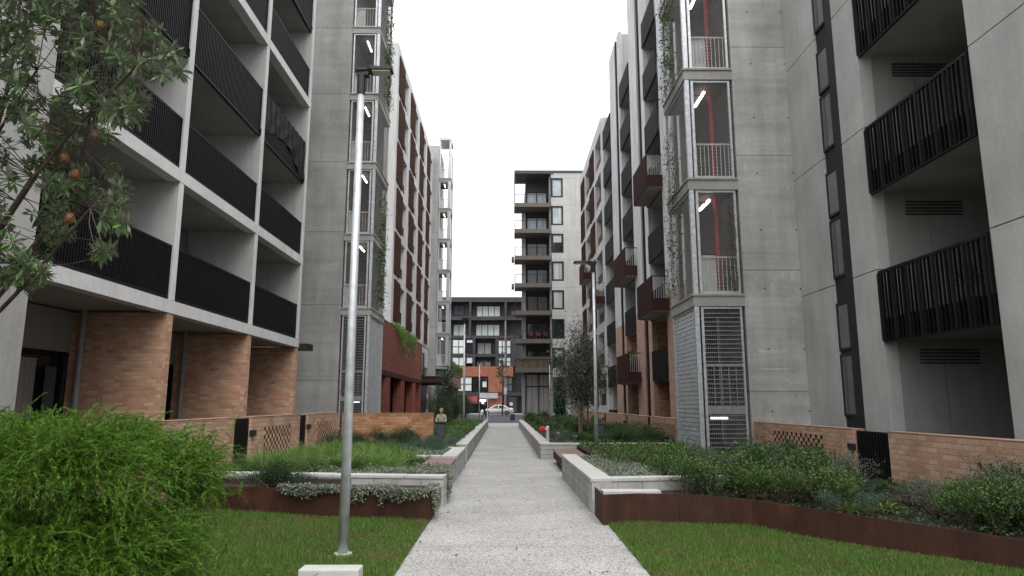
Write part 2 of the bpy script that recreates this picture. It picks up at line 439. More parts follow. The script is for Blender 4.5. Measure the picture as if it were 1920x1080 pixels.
for k in range(6):                                     # soffits / slabs
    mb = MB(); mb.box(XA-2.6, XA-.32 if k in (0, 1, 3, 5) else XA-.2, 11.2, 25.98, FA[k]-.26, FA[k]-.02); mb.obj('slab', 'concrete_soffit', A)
for i, y in enumerate(PIER[1:]):                       # party walls above, brick blades below
    mb = MB()
    for k in range(5): mb.box(XA-2.5, XA-.037, y-.095, y+.095, FA[k]-.02, FA[k+1]-.26)
    mb.obj('party_wall', 'precast', A)
    mb = MB(); mb.box(XA-2.2, XA-.02, y-.17, y+.12, -.05, FA[0]-.31); mb.obj('brick_pier', 'brick_salmon', A)
mb = MB(); mb.box(XA-2.9, XA-2.45, 11.2, 26.0, -.05, 23); mb.box(XA-2.9, XA-2.45, 26.0, 30.4, -.05, 23)
mb.obj('back_wall', 'fibre_panel', A)
def balustrade(parent, fixed, y0, y1, zb, zt, pitch=.105, w=.022, d=.055, skirt=0.0, m='black_metal', out=1):
    mb = MB(); n = int((y1-y0)/pitch)
    mb.box(fixed-.03, fixed+.03, y0, y1, zt-.05, zt); mb.box(fixed-.03, fixed+.03, y0, y1, zb, zb+.05)
    if skirt: mb.box(fixed-.02*out-.004, fixed-.02*out+.004, y0, y1, zb+.05, zb+skirt)
    fins(mb, 'y', fixed, y0+.02, y1-.02, zb+.05, zt-.05, pitch, w, d)
    return mb.obj('balustrade', m, parent)
for i, (y0, y1) in enumerate(BAYS):
    for k in range(6):
        flush = k in (0, 1, 3, 5)
        zb = FA[k]+.05 if flush else FA[k]-.28
        o = balustrade(A, XA-.10, y0+.01 if i else y0, y1+.05, zb, FA[k]+1.32, pitch=.085, w=.03, d=.05, skirt=.55 if not flush else 0)
    for k in range(5):
        zf = FA[k]
        window(A, 'window', 'y', XA-2.44, y0+.3, y1-1.0, zf+.02, zf+2.5, pane='glass_dark', cols=3, fw=.07)
    window(A, 'window', 'y', XA-2.2, y0+.05, y1-.35, .3, 2.75, pane='glass_dark', frame='black_metal', cols=3, fw=.10, depth=.12)
    mb = MB(); mb.box(XA-2.05, XA-2.03, y0+1.3, y0+3.3, .35, 2.55); mb.obj('curtain', 'curtain_grey', A); mb = MB(); mb.box(XA-2.05, XA-2.03, y0+3.62, y0+3.98, .35, 2.4); mb.obj('blind', 'glass_teal', A)
    mb = MB(); mb.box(XA-2.3, XA-2.19, y0, y1, 2.76, 3.7); mb.obj('infill_panel', 'fibre_panel', A)
    mb = MB()
    yb = PIER[i+1]-.32 
    mb.tube((XA-1.85, yb, .2), (XA-1.85, yb, FA[0]-.26), .065, n=10)
    mb.obj('downpipe', 'pipe_grey', A, smooth=False)
    mb = MB()
    for k in range(4): mb.tube((XA-2.0, y1-.18, FA[k]), (XA-2.0, y1-.18, FA[k+1]-.26), .06, n=8)
    mb.obj('downpipe', 'pipe_grey', A)
mb = MB(); mb.box(-8.6, -7.55, 26.02, 26.7, 3.62, 3.86); mb.obj('canopy', 'charcoal_metal', A)
# black cloth tied over one rail
V = []; Q = []; nu, nv = 26, 12
for i in range(nu+1):
    for j in range(nv+1):
        u, v = i/nu, j/nv
        y = 21.3+4.4*u; sag = .12*math.sin(u*9)+.1*math.sin(u*23+v*3)
        z = FA[2]+1.36-(1.15+.38*math.sin(2.2+u*5.3)*.6+(.25 if u > .7 else 0))*v
        V.append((XA-.045+.03*math.sin(u*31+v*9)*v+.02*math.sin(u*60), y, z+sag*v*.3))
for i in range(nu):
    for j in range(nv): a = i*(nv+1)+j; Q.append((a, a+1, a+nv+2, a+nv+1))
me = bpy.data.meshes.new('shade_cloth'); me.from_pydata(V, [], Q); me.materials.append(MATS['black_cloth'])
o = bpy.data.objects.new('shade_cloth', me); COL.objects.link(o); md = o.modifiers.new('thick', 'SOLIDIFY'); md.thickness = .012
tag(o, 'black cloth draped over a third floor balcony rail', 'cloth')

# ------------------------------------------------------------------ stair towers
def stair_tower(label, xs, xi, xw, y0, depth, floors, zbase, conc, wires=True, side=1, dark_back=True, cell=.060, thick=2.4, louvre_base=True, zl=1.22, pw=1.0):
    """xs: street-side corner, xi: inner edge of the cage, xw: outer edge of the concrete core (all x); side=+1 tower on the right of the street"""
    T = empty('stair_tower', ((xs+xw)/2, y0+1, 0), label, 'stair tower')
    s = 1 if xi > xs else -1
    y1 = y0+depth; ztop = floors[-1]+3.2
    mb = MB(); mb.box(xi+s*.06, xw, y0-.02, y0+thick+3, -.05, ztop+.4)
    for z in np.arange(1.4, ztop, 1.64):               # formwork tie holes
        for q in (.28, .72): x = xi+(xw-xi)*q if abs(xw-xi) < 2.3 else xi+s*(.35+q*1.3); mb.tube((x, y0-.0225, z), (x, y0-.019, z), .024, n=8, m=1)
    mb.obj('core_wall', [conc, 'dark_recess'], T)
    # back screen wall inside the cage
    mb = MB()
    if dark_back:
        a, b_ = (xs+s*.42, xi+s*.05) if dark_back == 1 else (xs+s*.22, xi+s*.05)
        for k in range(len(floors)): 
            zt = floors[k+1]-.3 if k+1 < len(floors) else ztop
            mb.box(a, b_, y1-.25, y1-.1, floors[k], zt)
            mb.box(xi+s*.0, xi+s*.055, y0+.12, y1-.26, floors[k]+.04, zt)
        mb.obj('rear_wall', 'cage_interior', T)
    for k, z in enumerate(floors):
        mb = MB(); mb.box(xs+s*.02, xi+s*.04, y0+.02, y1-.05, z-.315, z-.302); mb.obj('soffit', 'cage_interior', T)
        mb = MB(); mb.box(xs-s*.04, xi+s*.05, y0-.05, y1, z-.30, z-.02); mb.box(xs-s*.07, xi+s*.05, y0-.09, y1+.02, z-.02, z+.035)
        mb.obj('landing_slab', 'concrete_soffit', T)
    def post(x, y, za, zb, w):
        w *= pw; mb_.box(x-w/2, x+w/2, y-w/2, y+w/2, za, zb)
    zs = [(floors[k]+.04, (floors[k+1]-.31 if k+1 < len(floors) else ztop)) for k in range(len(floors))]
    if louvre_base: zs = [(zbase, floors[0]-.31)]+zs
    mb_ = MB()
    for za, zb in zs:
        post(xs+s*.05, y0+.02, za, zb, .12); post(xs+s*.20, y0+.02, za, zb, .07)
        post(xi-s*.05, y0+.02, za, zb, .06); post(xs+s*.03, y1-.05, za, zb, .08)
        mb_.box(xs+s*.24, xi-s*.08, y0-.01, y0+.04, zb-.06, zb-.005); mb_.box(xs+s*.24, xi-s*.08, y0-.01, y0+.04, za, za+.05)
        mb_.box(xs, xs+s*.05, y0+.09, y1-.10, zb-.06, zb-.005)
    mb_.obj('frame', 'galvanised', T)
    up = zs[1:] if louvre_base else zs
    for k, (za, zb) in enumerate(up):
        if wires:
            w = MB(); wire_panel(w, 'x', y0+.02, min(xs+s*.24, xi-s*.08), max(xs+s*.24, xi-s*.08), za+.05, zb-.06, cell, .0042)
            wire_panel(w, 'y', xs+s*.03, y0+.09, y1-.10, za+.03, zb-.06, cell*1.6, .0030); w.obj('mesh_screen', 'galv_wire', T)
        g = MB(); g.box(min(xs+s*.26, xi), max(xs+s*.26, xi), y0+.09, y0+.13, za+1.02, za+1.06)
        g.box(min(xs+s*.26, xi), max(xs+s*.26, xi), y0+.09, y0+.13, za+.06, za+.10)
        fins(g, 'x', y0+.11, min(xs+s*.28, xi), max(xs+s*.28, xi), za+.1, za+1.02, .115, .018, .018)
        # white sheet along part of the rail and the sloping stair stringer behind
        if k % 2 == 0 or side < 0:
            a = xs+s*.27; g.box(min(a, a+s*.42), max(a, a+s*.42), y0+.15, y0+.17, za+.08, za+1.1) if side > 0 else g.box(min(xi-s*.5, xi), max(xi-s*.5, xi), y0+.15, y0+.17, za+.08, za+1.1)
        g.obj('balustrade', 'white_bar', T)
        st = MB() if wires else None
        ya, yb = y0+.5, y1-.35
        n = 9; x0_, x1_ = (xi-s*.62, xi-s*.02)
        for i in range(n if wires else 0):
            t = i/(n-1); st.box(min(x0_, x1_), max(x0_, x1_), ya+(yb-ya)*t, ya+(yb-ya)*t+.26, za+.1+1.5*t, za+.16+1.5*t)
        if wires: st.obj('stair_flight', 'cage_interior', T)
        l = MB(); zc = zb-.07
        l.tube((xs+s*.66, y0+.40, zc-.1), (xs+s*.66, y0+1.35, zc-.1), .05, n=8); l.obj('ceiling_light', 'tube_light', T)
    if louvre_base:
        za, zb = zs[0]
        lo = MB(); xa, xb = min(xs+s*.24, xi-s*.08), max(xs+s*.24, xi-s*.08)
        z = za+.12
        while z < zb-.1:
            lo.box(xa, xb, y0-.005, y0+.035, z, z+.020); z += .118
        fins(lo, 'x', y0+.05, xa, xb, za+.05, zb-.06, .05, .010, .02)
        zm = za+(zb-za)*.30; lo.box(xa, xb, y0-.03, y0+.05, zm, zm+.22)
        fins(lo, 'x', y0-.0, xa, xb, zm+.25, zm+1.25, .19, .02, .03); lo.box(xa, xb, y0-.02, y0+.05, zm+1.25, zm+1.32)
        lo.obj('grille', 'galv_grille', T)
        sd = MB(); z = za+.05; row = 0
        while z < zb-.06:
            n = 6
            for i in range(n):
                y = y0+.09+(depth-.2)*i/n; yy = y0+.09+(depth-.2)*(i+1)/n
                o1 = .004 if (i+row) % 2 else .0
                k = len(sd.v); xo = xs+s*.03
                sd.v += [(xo-s*(.009+o1), y, z), (xo-s*(.009+o1), yy, z), (xo, yy, z+.135), (xo, y, z+.135)]; sd.f.append((k, k+1, k+2, k+3)); sd.m.append(0)
                k = len(sd.v); sd.v += [(xo-s*(.009+o1), y, z), (xo-s*(.009+o1), yy, z), (xo+s*.005, yy, z-.004), (xo+s*.005, y, z-.004)]; sd.f.append((k, k+1, k+2, k+3)); sd.m.append(0)
            z += .12; row += 1
        sd.box(xs+s*.045, xs+s*.06, y0+.1, y1-.1, za, zb-.06)
        sd.obj('louvre_screen', 'galv_louvre', T)
        l = MB(); l.tube((xs+s*.4, y0+.35, zl), (xs+s*.85, y0+.35, zl), .026, n=8); l.obj('ceiling_light', 'tube_light', T)
        bk = MB(); bk.box(xs+s*.1, xi, y1-.12, y1-.08, -.05, zb); bk.obj('rear_wall', 'dark_recess', T)
    return T
FF = [4.5+3.27*k for k in range(5)]
TR = stair_tower('board marked concrete stair tower with red riser pipe in its caged stair', 5.08, 6.38, 8.6, 18.25, 2.45, FF, .1, 'concrete_tower_right')
for k in range(5):
    mb = MB(); z1 = FF[k]+2.93
    mb.tube((5.98, 18.85, FF[k]), (5.98, 18.85, z1), .058, n=8); mb.tube((5.98, 18.85, z1-.14), (5.35, 18.85, z1-.14), .03, n=8); mb.tube((5.98, 18.85, z1-.35), (5.98, 18.85, z1-.05), .075, n=8)
    mb.obj('riser_pipe', 'red_pipe', TR)
def patch(cx, cz, w, h, wav=.35, n=26):
    k = MB(); pts = []
    for i in range(n):
        t = 2*math.pi*i/n; q = 1+wav*(math.sin(3*t+cx*7)*.4+math.sin(7*t+cz*5)*.3+random.uniform(-.3, .3)); pts.append((cx+w*math.cos(t)*q, cz+h*math.sin(t)*q))
    b0 = len(k.v); k.v += [(x, 18.2275, z) for x, z in pts]; k.f.append(tuple(range(n))); k.m.append(0)
    k.obj('repair_patch', 'concrete_patch', TR)
for px_, py_, w, h in ((1478, 355, .07, .09), (1452, 659, .42, .055), (1420, 120, .06, .04), (1490, 640, .05, .06), (1430, 560, .05, .03), (1455, 692, .50, .025)): p = aty(px_, py_, 18.22); patch(p[0], p[2], w, h)
FL = [5.8+3.4*k for k in range(6)]
TL = stair_tower('grey concrete stair tower with caged stair behind the nearest lamp post', -6.1, -7.35, -9.9, 30.3, 3.2, FL, .1, 'concrete_tower_left', side=-1, dark_back=2, zl=1.66)
mb = MB()
for k in range(6): mb.tube((-6.62, 32.6, FL[k]), (-6.62, 32.6, FL[k]+3.08), .05, n=8)
mb.obj('riser_pipe', 'red_pipe', TL)
FC = [5.3+3.22*k for k in range(8)]
TF = stair_tower('distant pale concrete stair tower with sky showing through its open cage', -5.85, -7.0, -9.3, 68.0, 2.6, FC[:7], .1, 'concrete_tower_far', wires=False, side=-1, dark_back=0, louvre_base=False, pw=1.9)
mb = MB(); mb.box(-7.1, -5.8, 67.95, 70.6, 28.85, 29.1); mb.box(-7.05, -6.9, 68, 68.2, 27.8, 28.849); mb.box(-6.0, -5.8, 67.98, 68.18, 27.8, 28.849); mb.obj('top_frame', 'galvanised', TF)
mb = MB(); mb.box(-6.0, -5.8, 68, 68.2, .0, 5.0); mb.obj('post', 'galvanised', TF)
mb = MB(); mb.box(-6.9, -6.0, 68.2, 68.3, .2, 5.0); mb.obj('glass_lobby', 'glass_mid', TF)

# ------------------------------------------------------------------ building B: left, pale grid with rust shutters over a red brick base
B = empty('apartment_building', (-11, 57, 0), 'pale concrete grid block with rust shutters on the left over a red brick base', 'building')
def grid_block(P, X, s, tops, pitch, nrow, ztop, y0, y1, zbot, bays, xdeep=.52):
    """pale concrete grid seen along the street; s=+1: block on the right. bays: (start, width, kind): 'w' window, 's' shutter, 'sw' shutter on the near half of a window"""
    hs = 2.62; f = X; bk = X+s*xdeep; xa, xb = min(f, bk), max(f, bk)
    mb = MB()
    for r in range(nrow+1):                            # horizontal bands between the rows
        zt = tops-pitch*(r-1)-hs if r else ztop
        zb = tops-pitch*r if r < nrow else zbot
        if zt > zb: mb.box(xa, xb, y0, y1, zb, zt)
    for r in range(nrow):
        zt = tops-pitch*r; zb = zt-hs; sh = 0.32 if r % 2 else 0.0; cur = y0
        for (ya, wl, kd) in bays:
            if ya+sh > cur: mb.box(xa+.004, xb-.004, cur, ya+sh, zb+.001, zt-.001)
            cur = ya+sh+wl
        if cur < y1: mb.box(xa+.004, xb-.004, cur, y1, zb+.001, zt-.001)
    mb.obj('facade_grid', 'grid_white', P)
    mb = MB(); mb.box(bk+s*.02, bk+s*6, y0+.02, y1-.02, 0, ztop-.02); mb.obj('wall', 'fibre_panel', P)
    for r in range(nrow):
        zt = tops-pitch*r; zb = zt-hs; sh = 0.32 if r % 2 else 0.0
        for c, (ya, wl, kd) in enumerate(bays):
            a0 = ya+sh
            if 'w' in kd:
                window(P, 'window', 'y', bk-s*.01, a0+.02, a0+wl-.02, zb+.02, zt-.02, pane='glass_mid' if (r*7+c*3) % 4 else 'curtain_pale', frame='charcoal_metal', cols=2, fw=.06, out=-s, depth=.05)
                h = MB(); h.box(f+s*.16, f+s*.20, a0+.002, a0+wl-.002, zb+.002, zb+.95); h.obj('spandrel', 'rust_shutter', P)
            if 's' in kd:
                w = wl*.50 if 'w' in kd else wl
                sB = MB(); sB.box(f-s*.07, f-s*.02, a0-.05, a0+w, zb-.10, zt+.12)
                fins(sB, 'y', f-s*.08, a0, a0+w-.05, zb-.08, zt+.10, .16, .03, .04); sB.obj('shutter', 'rust_shutter', P)
                if 'w' not in kd: h = MB(); h.box(f+s*.1, f+s*.14, a0, a0+wl, zb, zt); h.obj('infill_panel', 'dark_recess', P)
grid_block(B, -7.7, -1, 26.1, 3.24, 6, 26.9, 45.0, 67.9, 6.9, [(45.6, 4.7, 'sw'), (51.5, 4.7, 'sw'), (57.3, 4.6, 'sw'), (62.9, 4.3, 'sw')])
XB = -7.05
mb = MB(); mb.box(XB-.6, XB, 33.7, 57.0, 3.5, 6.35); mb.obj('brick_parapet', 'brick_red', B)
mb = MB(); mb.box(XB-.02, -7.7, 33.8, 57.02, 6.35, 6.42); mb.box(XB-.65, XB+.01, 33.8, 57.0, 3.22, 3.48); mb.obj('steel_beam', 'rust_box', B)
for y in (34.4, 40.3, 46.2, 52.0, 56.4):
    mb = MB(); mb.box(XB-.55, XB-.02, y, y+1.6 if y < 56 else y+.6, -.05, 3.21); mb.obj('brick_pier', 'brick_red', B)
mb = MB(); mb.box(-14, XB-.7, 33.7, 57, -.05, 6.9); mb.box(-14, -8.16, 57, 67.9, -.05, 6.9); mb.obj('base_wall', 'dark_recess', B)
for y in (36.2, 42.1, 48.0, 53.7): window(B, 'shopfront', 'y', XB-.68, y, y+3.8 if y < 53 else y+2.6, .1, 3.15, pane='glass_dark', frame='rust_box', cols=3, fw=.12)
mb = MB(); mb.box(-8.0, -5.6, 57.1, 66.5, 3.35, 3.75); mb.obj('entry_canopy', 'rust_box', B)
mb = MB(); mb.box(-8.0, -5.55, 57.05, 66.5, 3.76, 3.86); mb.obj('canopy_fascia', 'charcoal_metal', B)
mb = MB(); mb.box(-7.5, -7.4, 57.1, 67.8, .1, 3.3); mb.obj('lobby_glass', 'glass_dark', B)
mb = MB(); mb.box(-8.3, -7.74, 45.2, 67.5, 5.0, 6.85); mb.obj('podium_wall', 'grid_white', B)
for y in (58.2, 61.5): window(B, 'window', 'y', -7.72, y, y+2.2, 4.2, 6.2, pane='glass_dark', cols=1)
# low brick building further along on the left
LB = empty('brick_building', (-9, 82, 0), 'low pale brick building past the distant stair tower', 'building')
mb = MB(); mb.box(-12, -6.1, 72.5, 92, 3.5, 6.0); mb.obj('wall', 'brick_pale', LB)
mb = MB(); mb.box(-12, -7.2, 72.5, 92, -.05, 3.5); mb.obj('base_wall', 'dark_recess', LB)
for y in (76, 82, 88):
    mb = MB(); mb.box(-6.6, -6.2, y, y+.5, -.05, 3.49); mb.obj('pier', 'brick_pale', LB)

# ------------------------------------------------------------------ building G: right, near, concrete panels with deep black balconies
G = empty('apartment_building', (11, 12, 0), 'pale concrete panel block with deep black balconies and a dark strip window at right', 'building')
XG = 8.0; JZ = [-.05, 4.45, 7.7, 10.95, 14.2, 17.45]
mb = MB()
for k in range(5):
    z0, z1 = JZ[k]+(.018 if k else 0), JZ[k+1]
    for y0, y1 in ((17.30, 18.228), (16.42, 17.285), (14.42, 15.46), (2.0, 10.93)): mb.box(XG, XG+.3, y0, y1, z0, z1)
mb.obj('facade_panel', 'concrete_panel', G, bevel=.006)
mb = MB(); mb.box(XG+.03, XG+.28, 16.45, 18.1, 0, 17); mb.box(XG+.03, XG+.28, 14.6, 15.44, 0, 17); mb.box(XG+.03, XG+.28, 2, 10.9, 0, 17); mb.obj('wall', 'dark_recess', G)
mb = MB(); mb.box(XG+.06, XG+.2, 15.462, 16.418, -.05, 17.4); mb.box(XG+.004, XG+.06, 15.462, 15.80, -.05, 17.4)
mb.obj('window_strip', 'charcoal_metal', G)
for k in range(5):
    zj = JZ[k] if k else 1.15
    window(G, 'window', 'y', XG+.06, 15.805, 16.415, zj+.16, zj+1.62, pane='glass_mid', cols=1, fw=.06, out=-1, depth=.045)
    window(G, 'window', 'y', XG+.06, 15.805, 16.415, zj+1.70, zj+2.85, pane='glass_mid', cols=1, fw=.06, out=-1, depth=.045)
    c = MB(); c.box(XG+.022, XG+.029, 16.16, 16.28, zj+.24, zj+1.55); c.obj('curtain', 'curtain_dim', G)
SG = [2.95, 6.2, 9.45, 12.7]
for k, z in enumerate(SG):
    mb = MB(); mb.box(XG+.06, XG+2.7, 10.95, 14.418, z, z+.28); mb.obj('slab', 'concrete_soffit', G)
    mb = MB(); n = 27; y0, y1 = 10.98, 14.38; zb, zt = z-.08, z+1.46
    mb.box(XG-.02, XG+.05, y0, y1, zt-.06, zt); mb.box(XG-.01, XG+.05, y0, y1, zb, zb+.05); mb.box(XG+.025, XG+.04, y0, y1, zb+.05, zb+.52)
    for i in range(n+1):
        y = y0+(y1-y0)*i/n; tw = .035*math.sin(i*1.7)
        mb.prism([(XG-.035, y-.011+tw*.3), (XG+.02, y-.009-tw*.3), (XG+.02, y+.009-tw*.3), (XG-.035, y+.011+tw*.3)], zb+.04, zt-.05)
    mb.obj('balustrade', 'black_metal', G)
lows = [-.05]+[z+.28 for z in SG]
for k, z in enumerate(lows):
    zt = SG[k] if k < len(SG) else z+3
    mb = MB(); mb.box(XG+.302, XG+1.25, 14.424, 14.56, z-.02, zt+.05); mb.box(XG+1.265, XG+2.6, 14.424, 14.56, z-.02, zt+.05); mb.obj('recess_panel', 'fibre_panel', G)
    g = MB()
    for j in range(5): g.box(XG+.75, XG+2.0, 14.395, 14.42, zt-.52+.07*j, zt-.485+.07*j)
    g.obj('vent_grille', 'dark_recess', G)
    window(G, 'window', 'y', XG+2.62, 11.1, 14.2, z+.05, zt-.35, pane='glass_dark', cols=3, fw=.08, out=-1)
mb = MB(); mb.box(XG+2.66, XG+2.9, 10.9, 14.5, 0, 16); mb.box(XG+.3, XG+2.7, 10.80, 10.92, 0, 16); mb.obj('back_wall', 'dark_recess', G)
mb = MB(); mb.box(XG-.06, XG+.3, 10.94, 14.35, .96, 1.04); mb.obj('sill', 'black_metal', G)

# ------------------------------------------------------------------ building H: right middle, white piers, dark balconies, rust boxes
H = empty('apartment_building', (11, 38, 0), 'tall block with white piers, charcoal balconies and rust balcony boxes on the right', 'building')
XH = 8.0; RT = [1.15+3.25*k for k in range(9)]        # rail tops
mods = [(19.1, 0), (27.2, 1), (35.25, 2), (43.3, 3)]   # start y of: thin pier(.8)... see below
for i, (y, col) in enumerate(mods):
    # going away from the camera: balcony bay | thin pier | dark strip | white pier
    b0, b1 = y-1.0, y+2.25; t0, t1 = b1, b1+.95; d0, d1 = t1, t1+1.05; w0, w1 = d1, d1+2.35
    if i == 0: b0, b1 = 20.95, 21.35
    if i == 3: b0, b1 = 42.0, 45.6; t0, t1 = 45.6, 46.4; d0, d1 = 46.4, 47.3; w0, w1 = 47.3, 49.9
    mb = MB(); seg = [z-.03 for z in RT if z > 7] + [28.2]
    zz = 7.0
    for z in seg:
        if z-zz > .3: mb.box(XH, XH+.3, w0, w1, zz+.014, z); mb.box(XH+.02, XH+.3, t0, t1, zz+.014, z); zz = z
    mb.obj('facade_pier', 'pier_white', H)
    mb = MB(); mb.box(XH, XH+.3, w0, w1, -.05, 7.0); mb.box(XH+.02, XH+.3, t0, t1, -.05, 7.0); mb.obj('brick_pier', 'brick_pale', H)
    mb = MB(); mb.box(XH+.10, XH+.2, d0, d1, -.05, 28.0); mb.tube((XH-.0, d0+.3, 0), (XH-.0, d0+.3, 28), .07, n=6); mb.obj('window_strip', 'charcoal_metal', H)
    for k, z in enumerate(RT[:8] if i else []):
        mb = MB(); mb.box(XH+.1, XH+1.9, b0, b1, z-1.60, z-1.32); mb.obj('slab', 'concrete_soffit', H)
        if k or i > 5:
            mb = MB(); mb.box(XH-.0, XH+.03, b0+.02, b1-.02, z-1.58, z); fins(mb, 'y', XH-.02, b0+.05, b1-.05, z-1.58, z, .14, .03, .05)
            mb.obj('balustrade', 'charcoal_metal', H)
        window(H, 'window', 'y', XH+1.86, b0+.3, b1-.3, z-1.30, z+1.1, pane='glass_dark', cols=3, fw=.07, out=-1)
    mb = MB(); mb.box(XH+.3, XH+1.9, b1+.002, b1+.25, 7.0, 28.0); mb.obj('party_wall', 'precast', H)
    mb = MB(); mb.box(XH+.3, XH+1.9, b1+.002, b1+.25, -.05, 7.0); mb.obj('brick_wall', 'brick_orange', H)
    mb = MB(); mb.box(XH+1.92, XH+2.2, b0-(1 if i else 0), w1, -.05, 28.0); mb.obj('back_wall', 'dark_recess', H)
mb = MB(); mb.box(XH, XH+1.9, 54.0, 55.2, -.05, 25.3); mb.obj('facade_pier', 'grid_white', H)
mb = MB(); mb.box(XH+.3, XH+1.9, 53.8, 54.0, -.05, 25.2); mb.box(XH+1.92, XH+2.4, 49.9, 54, -.05, 25); mb.obj('party_wall', 'precast', H)
for z in RT[:8]:
    mb = MB(); mb.box(XH+.1, XH+1.9, 49.95, 53.75, z-1.60, z-1.32); mb.obj('slab', 'concrete_soffit', H)
    mb = MB(); mb.box(XH-.02, XH+.03, 49.95, 53.9, z-1.58, z); fins(mb, 'y', XH-.04, 50, 53.85, z-1.58, z, .14, .03, .05); mb.obj('balustrade', 'charcoal_metal', H)
mb = MB(); mb.box(XH+.1, XH+8, 49.8, 49.9, 25, 28.2); mb.box(XH+2, XH+8, 19, 49.8, 27.9, 28.2); mb.obj('roof', 'concrete_soffit', H)
def rust_box(P, y0, y1, ztop, xo, h=1.75, stuff=None):
    """boxed balcony standing out from the facade: rust sheet front, bars on the side that faces the path's near end"""
    mb = MB(); zb = ztop-h
    mb.box(xo, XH, y0, y1, zb, zb+.22); mb.box(xo, xo+.04, y0, y1, zb+.22, ztop); fins(mb, 'y', xo-.01, y0+.05, y1-.05, zb+.02, ztop, .15, .05, .03)
    mb.box(xo+.04, XH, y1-.04, y1, zb+.22, ztop); mb.box(xo+.04, XH, y0, y0+.04, zb+.22, zb+.62)
    mb.box(xo+.04, XH, y0, y0+.05, ztop-.05, ztop)
    o = mb.obj('balcony_box', 'rust_box', P)
    b = MB(); fins(b, 'x', y0+.02, xo+.1, XH-.05, zb+.62, ztop-.05, .11, .02, .02); b.obj('balustrade', 'white_bar' , o)
    s_ = MB(); s_.box(xo+.03, XH+.0, y0+.03, y1-.03, zb-.03, zb-.002); s_.obj('soffit', 'concrete_soffit', o)
    return o
for y0, y1, zt, xo in ((33.6, 37.2, 14.35, 7.18), (41.0, 45.4, 11.1, 7.25), (33.1, 36.9, 7.85, 7.15), (40.7, 45.0, 4.6, 7.25)): rust_box(H, y0, y1, zt, xo)
# ------------------------------------------------------------------ building T2: right far grid block
K = empty('apartment_building', (11, 63, 0), 'far right white grid block with rust shutters, lower than its neighbour', 'building')
grid_block(K, 8.0, 1, 24.6, 3.42, 7, 25.8, 55.25, 71.8, 0.4, [(55.5, 3.8, 'w'), (60.0, 2.8, 's'), (63.5, 3.4, 'w'), (67.6, 3.0, 's')])
for y0, y1, zt, xo in ((63.0, 66.4, 14.9, 7.2), (55.0, 58.5, 11.4, 7.2), (63.0, 66.4, 7.9, 7.2), (55.0, 58.5, 4.6, 7.2)): rust_box(K, y0, y1, zt, xo)

# ------------------------------------------------------------------ building E: end of the street, balconies facing us
E_ = empty('apartment_building', (5, 86, 0), 'pale concrete block at the street end with stacked glass fronted balconies', 'building')
def px_x(x, y=540, Y=80.0): return aty(x, y, Y)[0]
def px_z(y, Y=80.0, x=1000): return aty(x, y, Y)[2]
mb = MB(); mb.box(px_x(1058.5, 600), 14, 80.0, 95, -.05, 29.5); 
SE = [25.15, 21.9, 18.6, 15.25, 11.95, 8.6, 5.2]
wz = [(334, 370), (386, 422), (438, 474), (490, 526.5), (544, 580), (598, 635), (652, 690)]
xw0, xw1 = px_x(1036, 600), px_x(1058, 600)
prev = 29.5
mb.obj('wall', 'concrete_far', E_)
mb = MB()
for a, b_ in wz:
    zt, zb = px_z(a, 80, 1047), px_z(b_, 80, 1047); mb.box(xw0-.02, xw1+.03, 80.0, 80.9, zt, prev); prev = zb
mb.box(xw0-.02, xw1+.03, 80.0, 80.9, px_z(707), prev); mb.box(5.2, xw0-.03, 80.6, 82, 0, 29.3); mb.obj('facade_panel', 'concrete_far', E_)
for i, (a, b_) in enumerate(wz):
    zt, zb = px_z(a, 80, 1047), px_z(b_, 80, 1047)
    w = window(E_, 'window', 'x', 80.12, xw0+.0, xw1, zb+.01, zt-.01, pane=['glass_sky_tint', 'glass_sky_tint', 'glass_dark', 'glass_sky_tint', 'glass_sky_tint', 'glass_dark', 'glass_dark'][i], fw=.16, out=-1, depth=.14)
    if i in (1, 2, 3, 4, 6):
        c = MB(); c.box(xw0+(.2 if i != 1 else .75), xw1-.2, 80.075, 80.085, zb+.2 if i not in (2, 6) else zb+1.3, zt-.2); c.obj('blind', 'curtain_pale', E_)
xe0, xe1 = px_x(964.5, 600), px_x(1033.5, 600)
xi0 = px_x(986, 600, 83)
mb = MB(); mb.box(xi0, 5.6, 83.0, 95, -.05, 29.2); mb.box(5.35, 5.75, 80.3, 83, 5.2, 29.2); mb.obj('back_wall', 'charcoal_panel', E_)
mb = MB(); mb.box(xi0-.5, xi0-.02, 82.7, 83.2, -.05, 26); mb.obj('column', 'concrete_far', E_)
mb = MB(); mb.box(xe0, 5.7, 79.9, 84.0, 29.35, 29.75); mb.box(5.7, 14, 79.9, 95, 29.52, 29.75); mb.box(xe0, xe0+.12, 80, 80.2, 25.6, 29.3); mb.obj('roof', 'charcoal_panel', E_)
